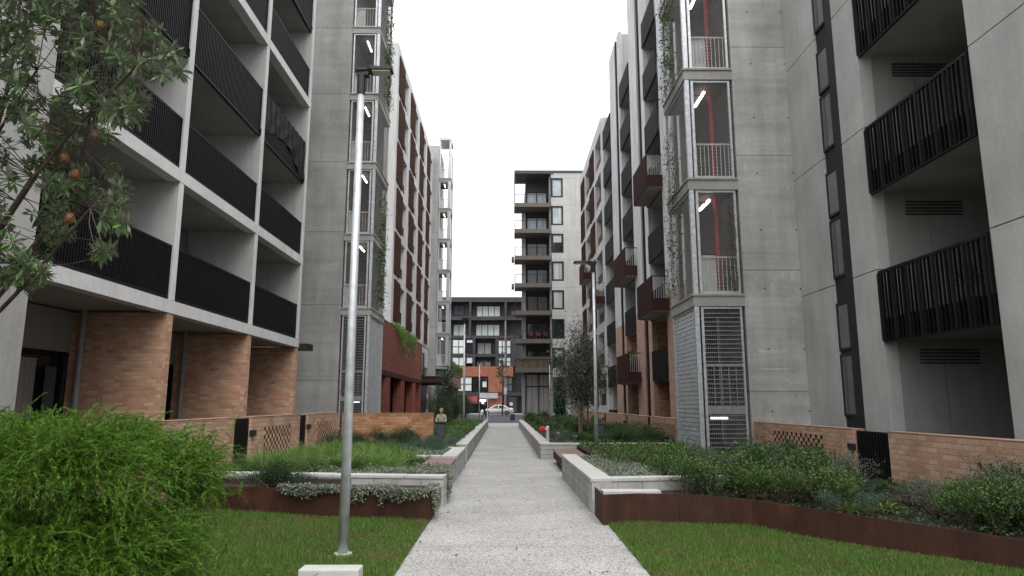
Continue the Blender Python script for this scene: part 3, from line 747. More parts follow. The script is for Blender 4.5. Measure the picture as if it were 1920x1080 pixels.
for i, z in enumerate(SE):
    mb = MB(); mb.box(xe0+.02*i, xe1, 79.95, 83.0, z, z+.5 if i < 6 else z+.55)
    o = mb.obj('balcony', 'bronze_slab', E_)
    g = MB(); zt = z+.52+1.05
    g.box(xe0+.05, xe1, 79.98, 80.03, zt-.05, zt)
    for x in np.linspace(xe0+.1, xe1-.05, 6): g.box(x-.02, x+.02, 79.98, 80.03, z+.5, zt-.05)
    g.box(xe0+.05, xe0+.09, 80, 82.9, zt-.05, zt); g.box(xe0+.05, xe0+.09, 81.4, 81.45, z+.5, zt-.05)
    g.obj('balustrade', 'charcoal_metal', o)
    if i == 6:
        f = MB(); f.box(xe0+.05, xe1-.05, 80.08, 80.14, z+.55, zt+.25); f.obj('brush_screen', 'fence_brush', o)
    x0 = px_x(988, 600, 82.9)
    window(E_, 'balcony_door', 'x', 82.96, x0, 4.55+.5, z+.55, z+2.75, pane=['glass_sky_tint', 'glass_sky_tint', 'glass_mid', 'glass_mid', 'curtain_dim', 'glass_dark', 'glass_dark'][i], cols=2, fw=.12, out=-1)
mb = MB()
for i in range(3): mb.box(xe0-.32, xe0-.02, 81, 82.4, SE[i+2]+.1, SE[i+2]+.6)
mb.obj('side_balcony', 'bronze_slab', E_)
window(E_, 'curtain_wall', 'x', 82.0, px_x(985, 740, 82), 5.4, .2, 5.15, pane='curtain_warm', cols=2, fw=.14, out=-1, splits=[.69])
for xx, col, lab in ((3.2, 'sign_red', ''),): pass
mb = MB(); mb.box(5.55, 6.75, 79.6, 79.95, .0, px_z(707)-.02); mb.obj('soil', 'soil', E_)
# ------------------------------------------------------------------ building D: dark block across the road
D = empty('apartment_building', (-4, 116, 0), 'dark charcoal apartment block with an orange brick band across the road', 'building')
YD = 110.0
dx = lambda x, Y=YD: aty(x, 640, Y)[0]
dz = lambda y, Y=YD: aty(900, y, Y)[2]
mb = MB(); mb.box(-26, 12, YD+1.6, YD+12, -.05, dz(560)); mb.obj('wall', 'charcoal_panel', D)
def drect(mb, x0, y0, x1, y1, ya, yb, m=0): mb.box(dx(x0), dx(x1), ya, yb, dz(y1), dz(y0), m)
mb = MB()
for (x0, y0, x1, y1) in [(760, 557, 1010, 566), (760, 593, 1010, 600), (760, 629, 1010, 634.5), (840, 566.2, 844, 592.8), (879, 566.2, 883, 592.8), (946, 566.2, 950, 592.8), (840, 600.2, 844, 628.8), (879, 600.2, 883, 628.8), (946, 600.2, 950, 628.8),
    (760, 634.7, 848, 686.8), (887, 634.7, 891, 686.8), (929, 634.7, 934, 686.8), (958, 634.7, 1010, 686.8), (848.2, 664.2, 886.8, 668.5), (891.2, 664.2, 928.8, 669.0), (934.2, 664.5, 957.8, 668.5), (760, 735.2, 1010, 742)]:
    drect(mb, x0, y0, x1, y1, YD, YD+1.6)
mb.obj('facade_frame', 'charcoal_panel', D)
mb = MB()
for r in [(780, 687, 858, 735), (858.2, 687, 944, 706), (916, 706.2, 944, 735), (944.2, 687, 962, 706), (917, 742.2, 943, 776)]: drect(mb, *r, YD-.05, YD+1.5)
mb.obj('brick_band', 'brick_far', D)
def dwin(x0, y0, x1, y1, pane, cols, rows, Y=YD+.15): window(D, 'window', 'x', Y, dx(x0), dx(x1), dz(y1), dz(y0), pane=pane, cols=cols, rows=rows, fw=.10, out=-1)
for a in [(849, 570, 869, 590, 'glass_mid', 2, 1, YD+1.55), (892, 571, 938, 592, 'glass_pale', 4, 1, YD+1.55), (848, 606, 870, 628.5, 'glass_pale', 2, 1, YD+1.55), (891, 606, 937, 628.5, 'glass_pale', 4, 1, YD+1.55),
          (848, 636, 872, 664, 'glass_pale', 2, 2), (874, 636, 887, 643.5, 'glass_pale', 1, 1), (874, 644, 887, 664, 'glass_dark', 1, 1), (894, 641, 921.5, 663.5, 'curtain_pale', 2, 1, YD+1.5), (934, 636, 958, 664, 'glass_pale', 3, 2),
          (848, 669, 874, 686.6, 'glass_pale', 2, 1), (874.5, 669, 887, 682, 'glass_pale', 1, 1), (893, 676, 921, 686.6, 'curtain_pale', 2, 1, YD+1.5), (934, 669, 958, 686.8, 'glass_pale', 3, 2),
          (859, 706.5, 886, 734, 'glass_pale', 2, 2), (888, 707, 915, 734.5, 'glass_dark', 2, 1), (904, 714, 914, 727, 'glass_pale', 1, 1, YD+.05), (944.5, 707, 961, 734.5, 'glass_mid', 2, 2),
          (951, 742.5, 970, 774, 'charcoal_panel', 1, 1), (900, 744, 916, 776, 'glass_dark', 1, 1), (856, 744, 899, 776, 'glass_dark', 3, 1)]: dwin(*a)
mb = MB(); mb.box(dx(900), dx(934), YD-1.0, YD-.06, dz(747), dz(737)); mb.obj('entry_canopy', 'awning_grey', D)
mb = MB(); mb.box(dx(900.5), dx(912), YD-.15, YD-.06, dz(753), dz(749)); mb.box(dx(904), dx(909), YD-.15, YD-.06, dz(757), dz(753.2)); mb.obj('lit_sign', 'sign_light', D)
mb = MB()
a = [(dx(877), dz(742.5)), (dx(896.5), dz(742.5)), (dx(893), dz(757)), (dx(880), dz(757))]
for i in range(0, 1): mb.prism([(dx(877), YD-1.2), (dx(896.5), YD-1.2), (dx(896.5), YD-.06), (dx(877), YD-.06)], [dz(757)]*2+[dz(756.5)]*2, [dz(753)]*2+[dz(742.5)]*2)
mb.obj('shop_awning', 'sign_red', D)
mb = MB(); mb.tube((dx(958.6), YD-.1, dz(757.5)), (dx(958.6), YD-.04, dz(757.5)), .28, n=16); mb.obj('round_sign', 'white_panel', D)

# ------------------------------------------------------------------ garden beds: soil, planter walls, weathering-steel edges
def soil(poly, z0, z1, label):
    mb = MB(); mb.prism(poly, z0, z1); return structure(mb.obj('garden_soil', 'soil'), label, 'soil')
soil([(-7.9, 11.6), (-1.3, 11.35), (-1.3, 14.9), (-1.3, 22), (-1.33, 32.6), (-7.9, 32.6)], -.05, .40, 'soil of the raised garden beds left of the path')
soil([(-7.9, 35.6), (-1.35, 35.6), (-1.38, 50), (-7.9, 50)], -.05, .40, 'soil of the last left bed before the street')
mb = MB(); mb.box(-7.9, -1.5, 32.605, 35.595, -.05, .012); structure(mb.obj('paving', 'pavement_pale'), 'paved nook with a bench between the far left beds', 'paving')
soil([(1.5, 10.6), (6.6, 9.2), (8.0, 6), (8.0, 20.4), (1.5, 15.2)], -.05, .30, 'soil of the raised bed before the right brick wall')
soil([(2.05, 15.6), (8.0, 15.2), (8.0, 20.4), (2.05, 20.4)], -.04, .40, 'soil of the bed behind the right bench')
soil([(1.25, 20.75), (8.0, 20.75), (8.0, 50), (1.15, 50)], -.05, .42, 'soil of the far right garden bed')
def block_wall(name, label, pts, h, w=.30, cap=.05, capw=None, group=None):
    """low concrete block wall along a polyline, mortar joints as real grooves between blocks, pale capping units on top"""
    T = empty(name, (pts[0][0], pts[0][1], 0), label, 'planter wall', group)
    body = MB(); cp = MB()
    for (x0, y0), (x1, y1) in zip(pts[:-1], pts[1:]):
        d = Vector((x1-x0, y1-y0)); ln = d.length; d.normalize(); nrm = Vector((-d.y, d.x))
        def seg(t, a, b_, z0, z1, off, ww):
            p = [Vector((x0, y0))+d*a+nrm*off, Vector((x0, y0))+d*b_+nrm*off, Vector((x0, y0))+d*b_+nrm*(off+ww), Vector((x0, y0))+d*a+nrm*(off+ww)]
            t.prism([(q.x, q.y) for q in p], z0, z1)
        seg(body, .012, ln-.012, -.05, h-cap-.004, .012, w-.024)
        rows = 3 if ln < 12 else 2; rh = (h-cap)/rows
        for r in range(rows):
            bl = .39 if ln < 12 else 1.2; a = -(bl/2 if r % 2 else 0)
            while a < ln:
                a0, a1 = max(a, 0), min(a+bl, ln)
                if a1-a0 > .03: seg(body, a0+.003, a1-.003, rh*r-(.05 if r == 0 else -.004), rh*(r+1)-.004, 0, w)
                a += bl
        a = 0; cl = 1.2
        while a < ln-.05:
            b_ = min(a+cl, ln); seg(cp, a+.004, b_-.004, h-cap, h+random.uniform(-.004, .006), -.015, w+.03); a += cl
    body.obj('wall_blocks', 'concrete_planter', T, bevel=.006); cp.obj('capping', 'concrete_cap', T, bevel=.008)
    return T
# right planters (walls run with the outer face on the path side)
block_wall('planter_wall', 'pale block planter wall nearest on the right, with the bed of silver plants', [(1.22, 15.5), (1.27, 10.5)], .50)
block_wall('planter_wall', 'block return wall behind the right rusted edge, turning from the path', [(1.28, 10.5), (3.9, 10.9)], .50, w=.25)
block_wall('planter_wall', 'long concrete planter wall leading away along the right of the path', [(.86, 50), (.98, 20.72)], .46)
block_wall('planter_wall', 'concrete wall crossing behind the right bench below the red valve', [(.99, 20.42), (6.0, 20.42)], .46, w=.29)
# left planters
block_wall('planter_wall', 'concrete planter wall behind the left rusted steel edge', [(-6.4, 11.85), (-1.0, 11.22)], .47, w=.28)
block_wall('planter_wall', 'pale block planter wall just beyond the left bench', [(-1.07, 15.25), (-1.07, 18.1)], .50)
block_wall('planter_wall', 'short concrete return wall behind the left bench seat', [(-2.6, 15.0), (-1.06, 14.95)], .50, w=.24)
block_wall('planter_wall', 'concrete return wall across the middle of the left beds', [(-2.6, 18.42), (-1.10, 18.42)], .46, w=.28)
block_wall('planter_wall', 'long concrete planter wall leading away along the left of the path', [(-1.13, 20.0), (-1.32, 50)], .47)
# weathering steel edges
def steel_edge(label, pts, zt, th=.02):
    T = empty('steel_edging', (pts[0][0], pts[0][1], 0), label, 'steel edging')
    n = len(pts); mb = MB()
    offs = []
    for i in range(n):
        a = Vector(pts[max(0, i-1)]); b_ = Vector(pts[min(n-1, i+1)]); d = (b_-a).normalized(); offs.append(Vector(pts[i])+Vector((-d.y, d.x))*th)
    k = len(mb.v)
    for i in range(n):
        mb.v += [(pts[i][0], pts[i][1], -.05), (pts[i][0], pts[i][1], zt[i]), (offs[i].x, offs[i].y, zt[i]), (offs[i].x, offs[i].y, -.05)]
    for i in range(n-1):
        for q in range(4): r = (q+1) % 4; mb.f.append((k+4*i+q, k+4*i+4+q, k+4*i+4+r, k+4*i+r)); mb.m.append(0)
    mb.f.append((k, k+1, k+2, k+3)); e = k+4*(n-1); mb.f.append((e+3, e+2, e+1, e)); mb.m += [0, 0]
    o = mb.obj('plate', 'corten', T)
    for i in range(2, n-1, 3):                           # welded seams
        s_ = MB(); s_.tube((pts[i][0], pts[i][1]-.001, 0), (pts[i][0], pts[i][1]-.001, zt[i]-.01), .005, n=5); s_.obj('seam', 'corten', T)
    return T
base = [(1.31, 9.50), (1.8, 9.66), (2.35, 9.64), (2.8, 9.50), (3.2, 9.22), (3.65, 8.66), (4.12, 8.05), (4.65, 7.45), (5.05, 6.9), (5.6, 6.0), (6.2, 4.6)]
zt = [.395, .39, .385, .375, .365, .35, .33, .305, .285, .265, .25]
steel_edge('dark rusted steel edge curving round the right lawn', base, zt)
mb = MB(); mb.box(1.29, 1.31, 9.5, 10.35, -.05, .395); mb.obj('end_plate', 'corten', bpy.data.objects['steel_edging'])
baseL = [(-7.6, 11.45), (-5.6, 11.0), (-4.31, 10.68), (-3.35, 10.43), (-2.36, 10.12), (-1.6, 9.9), (-1.06, 9.74)]
TLs = steel_edge('dark rusted steel edge along the back of the left lawn', baseL, [.375]*7)
mb = MB(); mb.box(-1.078, -1.058, 9.76, 10.5, -.05, .375); mb.obj('end_plate', 'corten', TLs)
soil([(-7.6, 11.6), (-5.6, 11.12), (-4.3, 10.8), (-2.36, 10.24), (-1.12, 9.90), (-1.12, 11.2), (-7.6, 11.9)], -.05, .32, 'soil between the left rusted edge and the block wall')
soil([(1.34, 9.62), (1.8, 9.76), (2.38, 9.75), (2.86, 9.6), (3.27, 9.31), (3.73, 8.74), (4.2, 8.12), (4.73, 7.52), (5.14, 6.96), (5.7, 6.04), (6.3, 4.65), (8.0, 6.4), (6.6, 9.8), (3.9, 10.85), (1.34, 10.48)], -.05, .24, 'sloping soil behind the right rusted edge')
mb = MB(); mb.box(1.34, 2.15, 9.80, 10.05, .2, .405); tag(mb.obj('concrete_kerb', 'concrete_cap', None, bevel=.008), 'pale concrete kerb piece just behind the right rusted edge', 'kerb')
# benches of rusted steel between the planters
def bench(label, x0, x1, y0, y1, zt, side, far=False):
    T = empty('garden_bench', ((x0+x1)/2, (y0+y1)/2, 0), label, 'bench')
    mb = MB(); mb.box(x0, x1, y0, y1, zt-.045, zt); mb.obj('seat', 'corten_seat', T, bevel=.006)
    mb = MB(); f = x1 if side > 0 else x0
    mb.box(min(f-side*.06, f-side*.02), max(f-side*.06, f-side*.02), y0+.02, y1-.02, .0 if not far else .12, zt-.047); mb.obj('apron', 'concrete_planter' if not far else 'corten', T)
    mb = MB(); mb.box(min(x0, x1)+.12, max(x0, x1)-.10, y0+.08, y1-.08, -.05, zt-.05); mb.obj('support', 'soil', T)
    return T
bench('left bench with a brown steel seat partly under silver foliage', -1.62, -1.06, 12.35, 14.85, .47, 1)
bench('right bench with a brown steel seat set back between two planters', 1.28, 1.95, 16.6, 19.5, .36, -1, True)
mb = MB(); mb.box(-1.72, -1.22, 5.95, 6.14, -.06, .25)
tag(mb.obj('concrete_block', 'concrete_cap', None, bevel=.012), 'pale concrete block in the lawn at the foot of the weeping shrub', 'block')

# ------------------------------------------------------------------ brick garden walls with perforated panels and black gates
def brick_wall(label, axis, fixed, out, spans, gates, perf, z0, zt, th=.23, mat='brick_salmon_wall', gap_rows=7):
    """spans: solid stretches [(a0,a1)]; gates [(a0,a1)]; perf [(a0,a1,zb,zt)] inside the spans. 'out' = sign of the face that shows"""
    c = (spans[0][0]+spans[-1][1])/2
    T = empty('brick_wall', (fixed, c, 0) if axis == 'y' else (c, fixed, 0), label, 'brick wall')
    def bx(mb, a0, a1, d0, d1, za, zb, m=0):
        f0, f1 = fixed-out*d0, fixed-out*d1                # d measured inward from the visible face
        if axis == 'y': mb.box(min(f0, f1), max(f0, f1), a0, a1, za, zb, m)
        else: mb.box(a0, a1, min(f0, f1), max(f0, f1), za, zb, m)
    mb = MB()
    for a0, a1 in spans:
        ps = sorted((p[0], p[1], p[2], p[2]+.086*int((p[3]-p[2])/.086)) for p in perf if a0 <= p[0] and p[1] <= a1)
        cur = a0
        for p in ps:
            bx(mb, cur, p[0], 0, th, z0-.3, zt); bx(mb, p[0], p[1], 0, th, z0-.3, p[2]); bx(mb, p[0], p[1], 0, th, p[3], zt)
            bx(mb, p[0], p[1], .17, th, p[2]+.001, p[3]-.001, 1)  # dark backing, its colour standing in for shade in the openings
            n = max(2, int(round((p[1]-p[0])/.24))); bw = (p[1]-p[0])/n; rows = int(round((p[3]-p[2])/.086))
            for r in range(rows):
                for i in range(-1, n+1):
                    b0 = p[0]+bw*i+(bw*.5 if r % 2 else 0); b1 = b0+bw*.54
                    b0 = max(b0, p[0]+.001); b1 = min(b1, p[1]-.001)
                    if b1-b0 > .03:
                        bx(mb, b0, b1, 0, .169, p[2]+.086*r+.003, p[2]+.086*r+.084)
                        bx(mb, b0-.006, b0-.001, .008, .165, p[2]+.086*r+.004, p[2]+.086*r+.083, 1)   # dark linings on the brick ends: shade of the openings put into colour
            cur = p[1]
        bx(mb, cur, a1, 0, th, z0-.3, zt)
    mb.obj('brickwork', [mat, 'brick_hole_shade'], T)
    cp = MB()
    for a0, a1 in spans: bx(cp, a0-.004, a1+.004, -.006, th+.006, zt+.002, zt+.012)
    cp.obj('capping', 'brick_pale', T)
    for g0, g1 in gates:
        g = MB(); bx(g, g0+.02, g0+.06, .06, .11, z0, zt-.02); bx(g, g1-.06, g1-.02, .06, .11, z0, zt-.02)
        bx(g, g0+.06, g1-.06, .06, .11, zt-.07, zt-.02); bx(g, g0+.06, g1-.06, .06, .11, z0+.02, z0+.07)
        n = int((g1-g0)/.095)
        for i in range(n): a = g0+.07+(g1-g0-.14)*i/max(1, n-1); bx(g, a-.028, a+.028, .05, .12, z0+.05, zt-.04)
        o = g.obj('gate', 'black_metal', T)
        l = MB(); bx(l, g1-.02, g1+.10, -.07, .03, zt-.38, zt-.26); l.obj('latch', 'lamp_black', o)
    return T
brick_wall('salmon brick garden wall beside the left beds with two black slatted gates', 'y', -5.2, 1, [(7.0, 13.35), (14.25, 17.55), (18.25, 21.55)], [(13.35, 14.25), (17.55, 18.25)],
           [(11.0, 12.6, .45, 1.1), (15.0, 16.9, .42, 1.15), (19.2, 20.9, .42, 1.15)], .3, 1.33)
brick_wall('plain orange brick wall at the end of the left beds', 'x', 22.0, -1, [(-5.2, -2.32)], [], [], .3, 1.30, mat='brick_orange')
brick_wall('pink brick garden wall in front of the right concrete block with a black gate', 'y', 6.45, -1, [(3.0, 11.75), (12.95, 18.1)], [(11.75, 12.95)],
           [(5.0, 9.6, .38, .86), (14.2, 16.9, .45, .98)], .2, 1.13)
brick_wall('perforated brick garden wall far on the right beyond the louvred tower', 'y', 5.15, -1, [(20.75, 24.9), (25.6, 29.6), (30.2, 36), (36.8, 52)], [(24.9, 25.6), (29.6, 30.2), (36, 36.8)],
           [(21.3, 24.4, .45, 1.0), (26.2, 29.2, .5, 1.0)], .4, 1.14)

# ------------------------------------------------------------------ lamp posts, posts, bins, valve
def lamp_post(label, x, y, zb, zt, side, arm=.40, r=.055, head_scale=1.0, group=None):
    T = empty('lamp_post', (x, y, zb), label, 'lamp post', group)
    m_ = MB(); m_.tube((x, y, zb-.05), (x, y, zt-.26), r, r*.72, n=20); m_.obj('pole', 'galv_pole', T, smooth=True)
    m_ = MB(); m_.tube((x, y, zt-.258), (x, y, zt-.02), r*.72*1.22, r*.95, n=16); m_.obj('collar', 'lamp_black', T, smooth=False)
    h = MB(); s = side; q = head_scale
    h.prism([(x+u*s*q, y+v*q) for u, v in ((-.10, -.07), (.10, -.09), (.16, -.12), (.48, -.12), (.53, -.08), (.53, .08), (.48, .12), (.16, .12), (.10, .09), (-.10, .07))][::1 if s > 0 else -1], [zt+.022]*10, [zt+.065]*6+[zt+.078]*4)
    h.prism([(x+u*s*q, y+v*q) for u, v in ((-.08, -.045), (.13, -.075), (.13, .075), (-.08, .045))][::1 if s > 0 else -1], zt-.035, zt+.0215)
    h.tube((x+.08*s, y, zt+.06), (x+.08*s, y, zt+.11), .018, n=8)
    ho = h.obj('luminaire', 'lamp_black', T, bevel=.012)
    l = MB(); l.box(x+.19*s*q, x+.49*s*q, y-.095*q, y+.095*q, zt+.008, zt+.021); l.obj('lens', 'lamp_lens', ho)
    return T
LP = lamp_post('tall galvanised lamp post standing in the left lawn near the weeping shrub', -1.73, 7.6, 0, 5.47, 1, head_scale=.70)
mb = MB(); mb.prism([(-1.73+.095*math.cos(t*math.pi/4+.3)*(1+.15*(t % 2)), 7.6+.09*math.sin(t*math.pi/4+.3)) for t in range(8)], -.05, .045); mb.obj('footing', 'concrete_cap', LP)
lamp_post('tall galvanised lamp post in the right bed near the young gum tree', 2.58, 20.0, .40, 5.72, -1, head_scale=1.1)
lamp_post('slim lamp post among the far left beds beside the seated person', -2.27, 36.6, .4, 6.1, 1, head_scale=1.5)
lamp_post('distant slim lamp post at the street end of the left beds', -2.85, 72.0, 0, 6.0, 1, head_scale=1.5)
lamp_post('distant slim lamp post in front of the green hedge screen', 4.75, 76.0, 0, 6.1, -1, head_scale=1.5)
mb = MB(); mb.box(-1.60, -1.52, 56.9, 56.98, 0, 2.45)
tag(mb.obj('sign_post', 'white_bar', None, bevel=.01), 'thin white post where the path meets the pavement', 'post')
T = empty('power_pole', (-.2, 103.8, 0), 'street power pole with a white notice beside the parked car', 'power pole')
mb = MB(); mb.tube((-.2, 103.8, -.05), (-.2, 103.8, 14.0), .17, .11, n=10); mb.obj('pole', 'pipe_grey', T)
mb = MB(); mb.box(-.42, .02, 103.44, 103.5, 3.0, 4.0); mb.obj('notice', 'white_panel', T)
mb = MB(); mb.box(-1.3, .9, 103.7, 103.8, 11.0, 11.2); mb.obj('crossarm', 'timber_stake', T)
def bin_(label, x, y, z, w, h, group=None):
    T = empty('litter_bin', (x, y, z), label, 'bin', group)
    mb = MB(); mb.prism([(x-w/2, y-w/2), (x+w/2, y-w/2), (x+w/2, y+w/2), (x-w/2, y+w/2)], [z-.02]*4, [z+h*.9]*4); mb.obj('body', 'bin_grey', T, bevel=.02)
    mb = MB(); mb.box(x-w/2-.02, x+w/2+.02, y-w/2-.02, y+w/2+.02, z+h*.9+.003, z+h); mb.obj('lid', 'lamp_black', T, bevel=.015)
bin_('tall dark litter bin at the end of the orange brick wall', -2.12, 22.4, .36, .27, .68)
bin_('dark bin in the right bed behind the lamp post', 3.05, 22.6, .40, .20, .58)
for (px_, py_, Y, w, h, lb) in ((1013.5, 792, 40, .22, .34, 'small dark bollard light left of the pair in the far right bed'), (1026, 793, 36, .18, .36, 'small dark bollard light right of the pair in the far right bed'),
                                (961, 789, 68, .42, .48, 'dark planter box on the pavement right of the path end'), (1040, 789, 40, .12, .22, 'tiny dark bollard light near the hedge screen')):
    x, y, z = aty(px_, py_, Y); z = max(z, 0)
    mb = MB(); mb.box(x-w/2, x+w/2, y-w/2, y+w/2, (.38 if Y < 50 else 0), (.38 if Y < 50 else 0)+h+.1); mb.box(x-w/2-.01, x+w/2+.01, y-w/2-.01, y+w/2+.01, (.38 if Y < 50 else 0)+h+.103, (.38 if Y < 50 else 0)+h+.14)
    tag(mb.obj('bollard_light' if Y < 50 else 'planter_box', 'bin_grey', None, bevel=.012), lb, 'bollard light' if Y < 50 else 'planter box')
for (x, y, w, h, lb) in ((1.78, 24.0, .10, .24, 'short white marker post beside the red valve'), (2.18, 22.0, .11, .22, 'short white marker post below the gum tree')):
    mb = MB(); mb.lathe((x, y, .38), [(w*.4, 0), (w*.45, h*.6), (w*.65, h*.75), (w*.65, h), (w*.2, h+.03)], n=10); tag(mb.obj('marker_post', 'concrete_cap'), lb, 'marker post')
T = empty('hydrant_valve', (1.27, 21.6, .4), 'grey standpipe with a round red valve cap in the right bed', 'hydrant')
mb = MB(); mb.tube((1.27, 21.6, .36), (1.27, 21.6, .88), .06, n=12); mb.tube((1.27, 21.6, .82), (1.13, 21.58, .80), .05, n=10); mb.lathe((1.27, 21.6, .88), [(.062, 0), (.045, .03), (.01, .045)], n=12); mb.obj('standpipe', 'galvanised', T)
mb = MB(); mb.tube((1.14, 21.57, .81), (1.05, 21.50, .81), .10, .088, n=18); mb.tube((1.06, 21.51, .81), (1.02, 21.47, .81), .07, .03, n=12); mb.obj('cap', 'red_paint', T)
# seat by the seated person
T = empty('garden_bench', (-2.6, 34.1, 0), 'dark low bench where the person in a cream jumper sits', 'bench')
mb = MB(); mb.box(-3.7, -2.0, 33.85, 34.3, .40, .47); mb.obj('seat', 'bin_grey', T); mb = MB(); mb.box(-3.5, -3.4, 33.9, 34.25, .0, .398); mb.obj('leg', 'bin_grey', T); mb = MB(); mb.box(-2.3, -2.2, 33.9, 34.25, .0, .398); mb.obj('leg', 'bin_grey', T)

# ------------------------------------------------------------------ parked car (white sedan, nose to the left)
T = empty('parked_car', (-1.2, 100, 0), 'white sedan parked across the street end', 'car')
cx, cy = -1.35, 99.6; Lc = 4.75
st = [(-2.37, .30, .55, .62), (-2.30, .24, .70, .80), (-1.9, .20, .80, .88), (-1.2, .18, .90, .90), (-.4, .18, .95, .91), (.6, .18, .97, .91), (1.5, .18, 1.0, .90), (2.1, .22, .99, .84), (2.33, .30, .90, .74), (2.38, .42, .80, .66)]
mb = MB(); ring = 12
for xx, zb, zs, hw in st:
    for (u, w) in ((-1, .12), (-1.02, .5), (-.97, .85), (-.8, 1), (0, 1.02), (.8, 1), (.97, .85), (1.02, .5), (1, .12), (.8, 0), (0, 0), (-.8, 0)):
        mb.v.append((cx+xx, cy+u*hw, zb+(zs-zb)*w))
for a in range(len(st)-1):
    for i in range(ring): j = (i+1) % ring; mb.f.append((a*ring+i, a*ring+j, (a+1)*ring+j, (a+1)*ring+i)); mb.m.append(0)
mb.f.append(tuple(range(ring))); e = (len(st)-1)*ring; mb.f.append(tuple(e+i for i in reversed(range(ring)))); mb.m += [0, 0]
g0 = [(-1.15, .93), (-.35, 1.41), (.25, 1.46), (.95, 1.40), (1.75, 1.02)]
def cabin(t, inset, zoff, clip0=0):
    k = len(t.v)
    for xx, z in g0:
        hw = .86-(z-.95)*.42+inset
        t.v += [(cx+xx, cy-hw, z+zoff), (cx+xx, cy+hw, z+zoff)]
    bt = [(cx+xx, .90) for xx, _ in g0]
    for xx, _ in g0: t.v += [(cx+xx, cy-.86-inset, .90), (cx+xx, cy+.86+inset, .90)]
    n = len(g0)
    for i in range(n-1):
        t.f.append((k+2*i, k+2*i+1, k+2*i+3, k+2*i+2)); t.m.append(0)
        for s_ in (0, 1): t.f.append((k+2*i+s_, k+2*i+2+s_, k+2*n+2*i+2+s_, k+2*n+2*i+s_)); t.m.append(0)
    t.f.append((k, k+1, k+2*n+1, k+2*n)); t.f.append((k+2*n-2, k+2*n-1, k+4*n-1, k+4*n-2)); t.m += [0, 0]
cabin(mb, 0, 0)
mb.obj('body', 'car_paint', T, smooth=True)
gl = MB()
for p in ([(-.80, .98), (-.34, 1.33), (.14, 1.38), (.14, .98)], [(.24, .98), (.24, 1.38), (.86, 1.33), (1.28, 1.05), (1.2, .98)]):
    k = len(gl.v)
    for xx, z in p: gl.v.append((cx+xx, cy-(.86-(z-.95)*.42)-.012, z))
    gl.f.append(tuple(range(k, k+len(p)))); gl.m.append(0)
gl.obj('side_window', 'glass_dark', T)
for xx in (-1.42, 1.38):
    for s_ in (-1, 1):
        w = MB(); yy = cy+s_*.83; w.tube((cx+xx, yy-.11, .325), (cx+xx, yy+.11, .325), .325, n=22); wo = w.obj('wheel', 'tyre', T)
        r_ = MB(); r_.tube((cx+xx, yy-.12, .325), (cx+xx, yy-.112, .325), .20, n=14); r_.obj('rim', 'rim', wo)
for s_ in (-1, 1):
    l = MB(); l.box(cx-2.36, cx-2.15, cy+s_*.6-.12, cy+s_*.6+.12, .58, .70); l.obj('headlight', 'lamp_lens', T)
    l = MB(); l.box(cx+2.2, cx+2.385, cy+s_*.66-.12, cy+s_*.66+.12, .72, .86); l.obj('tail_light', 'red_paint', T)

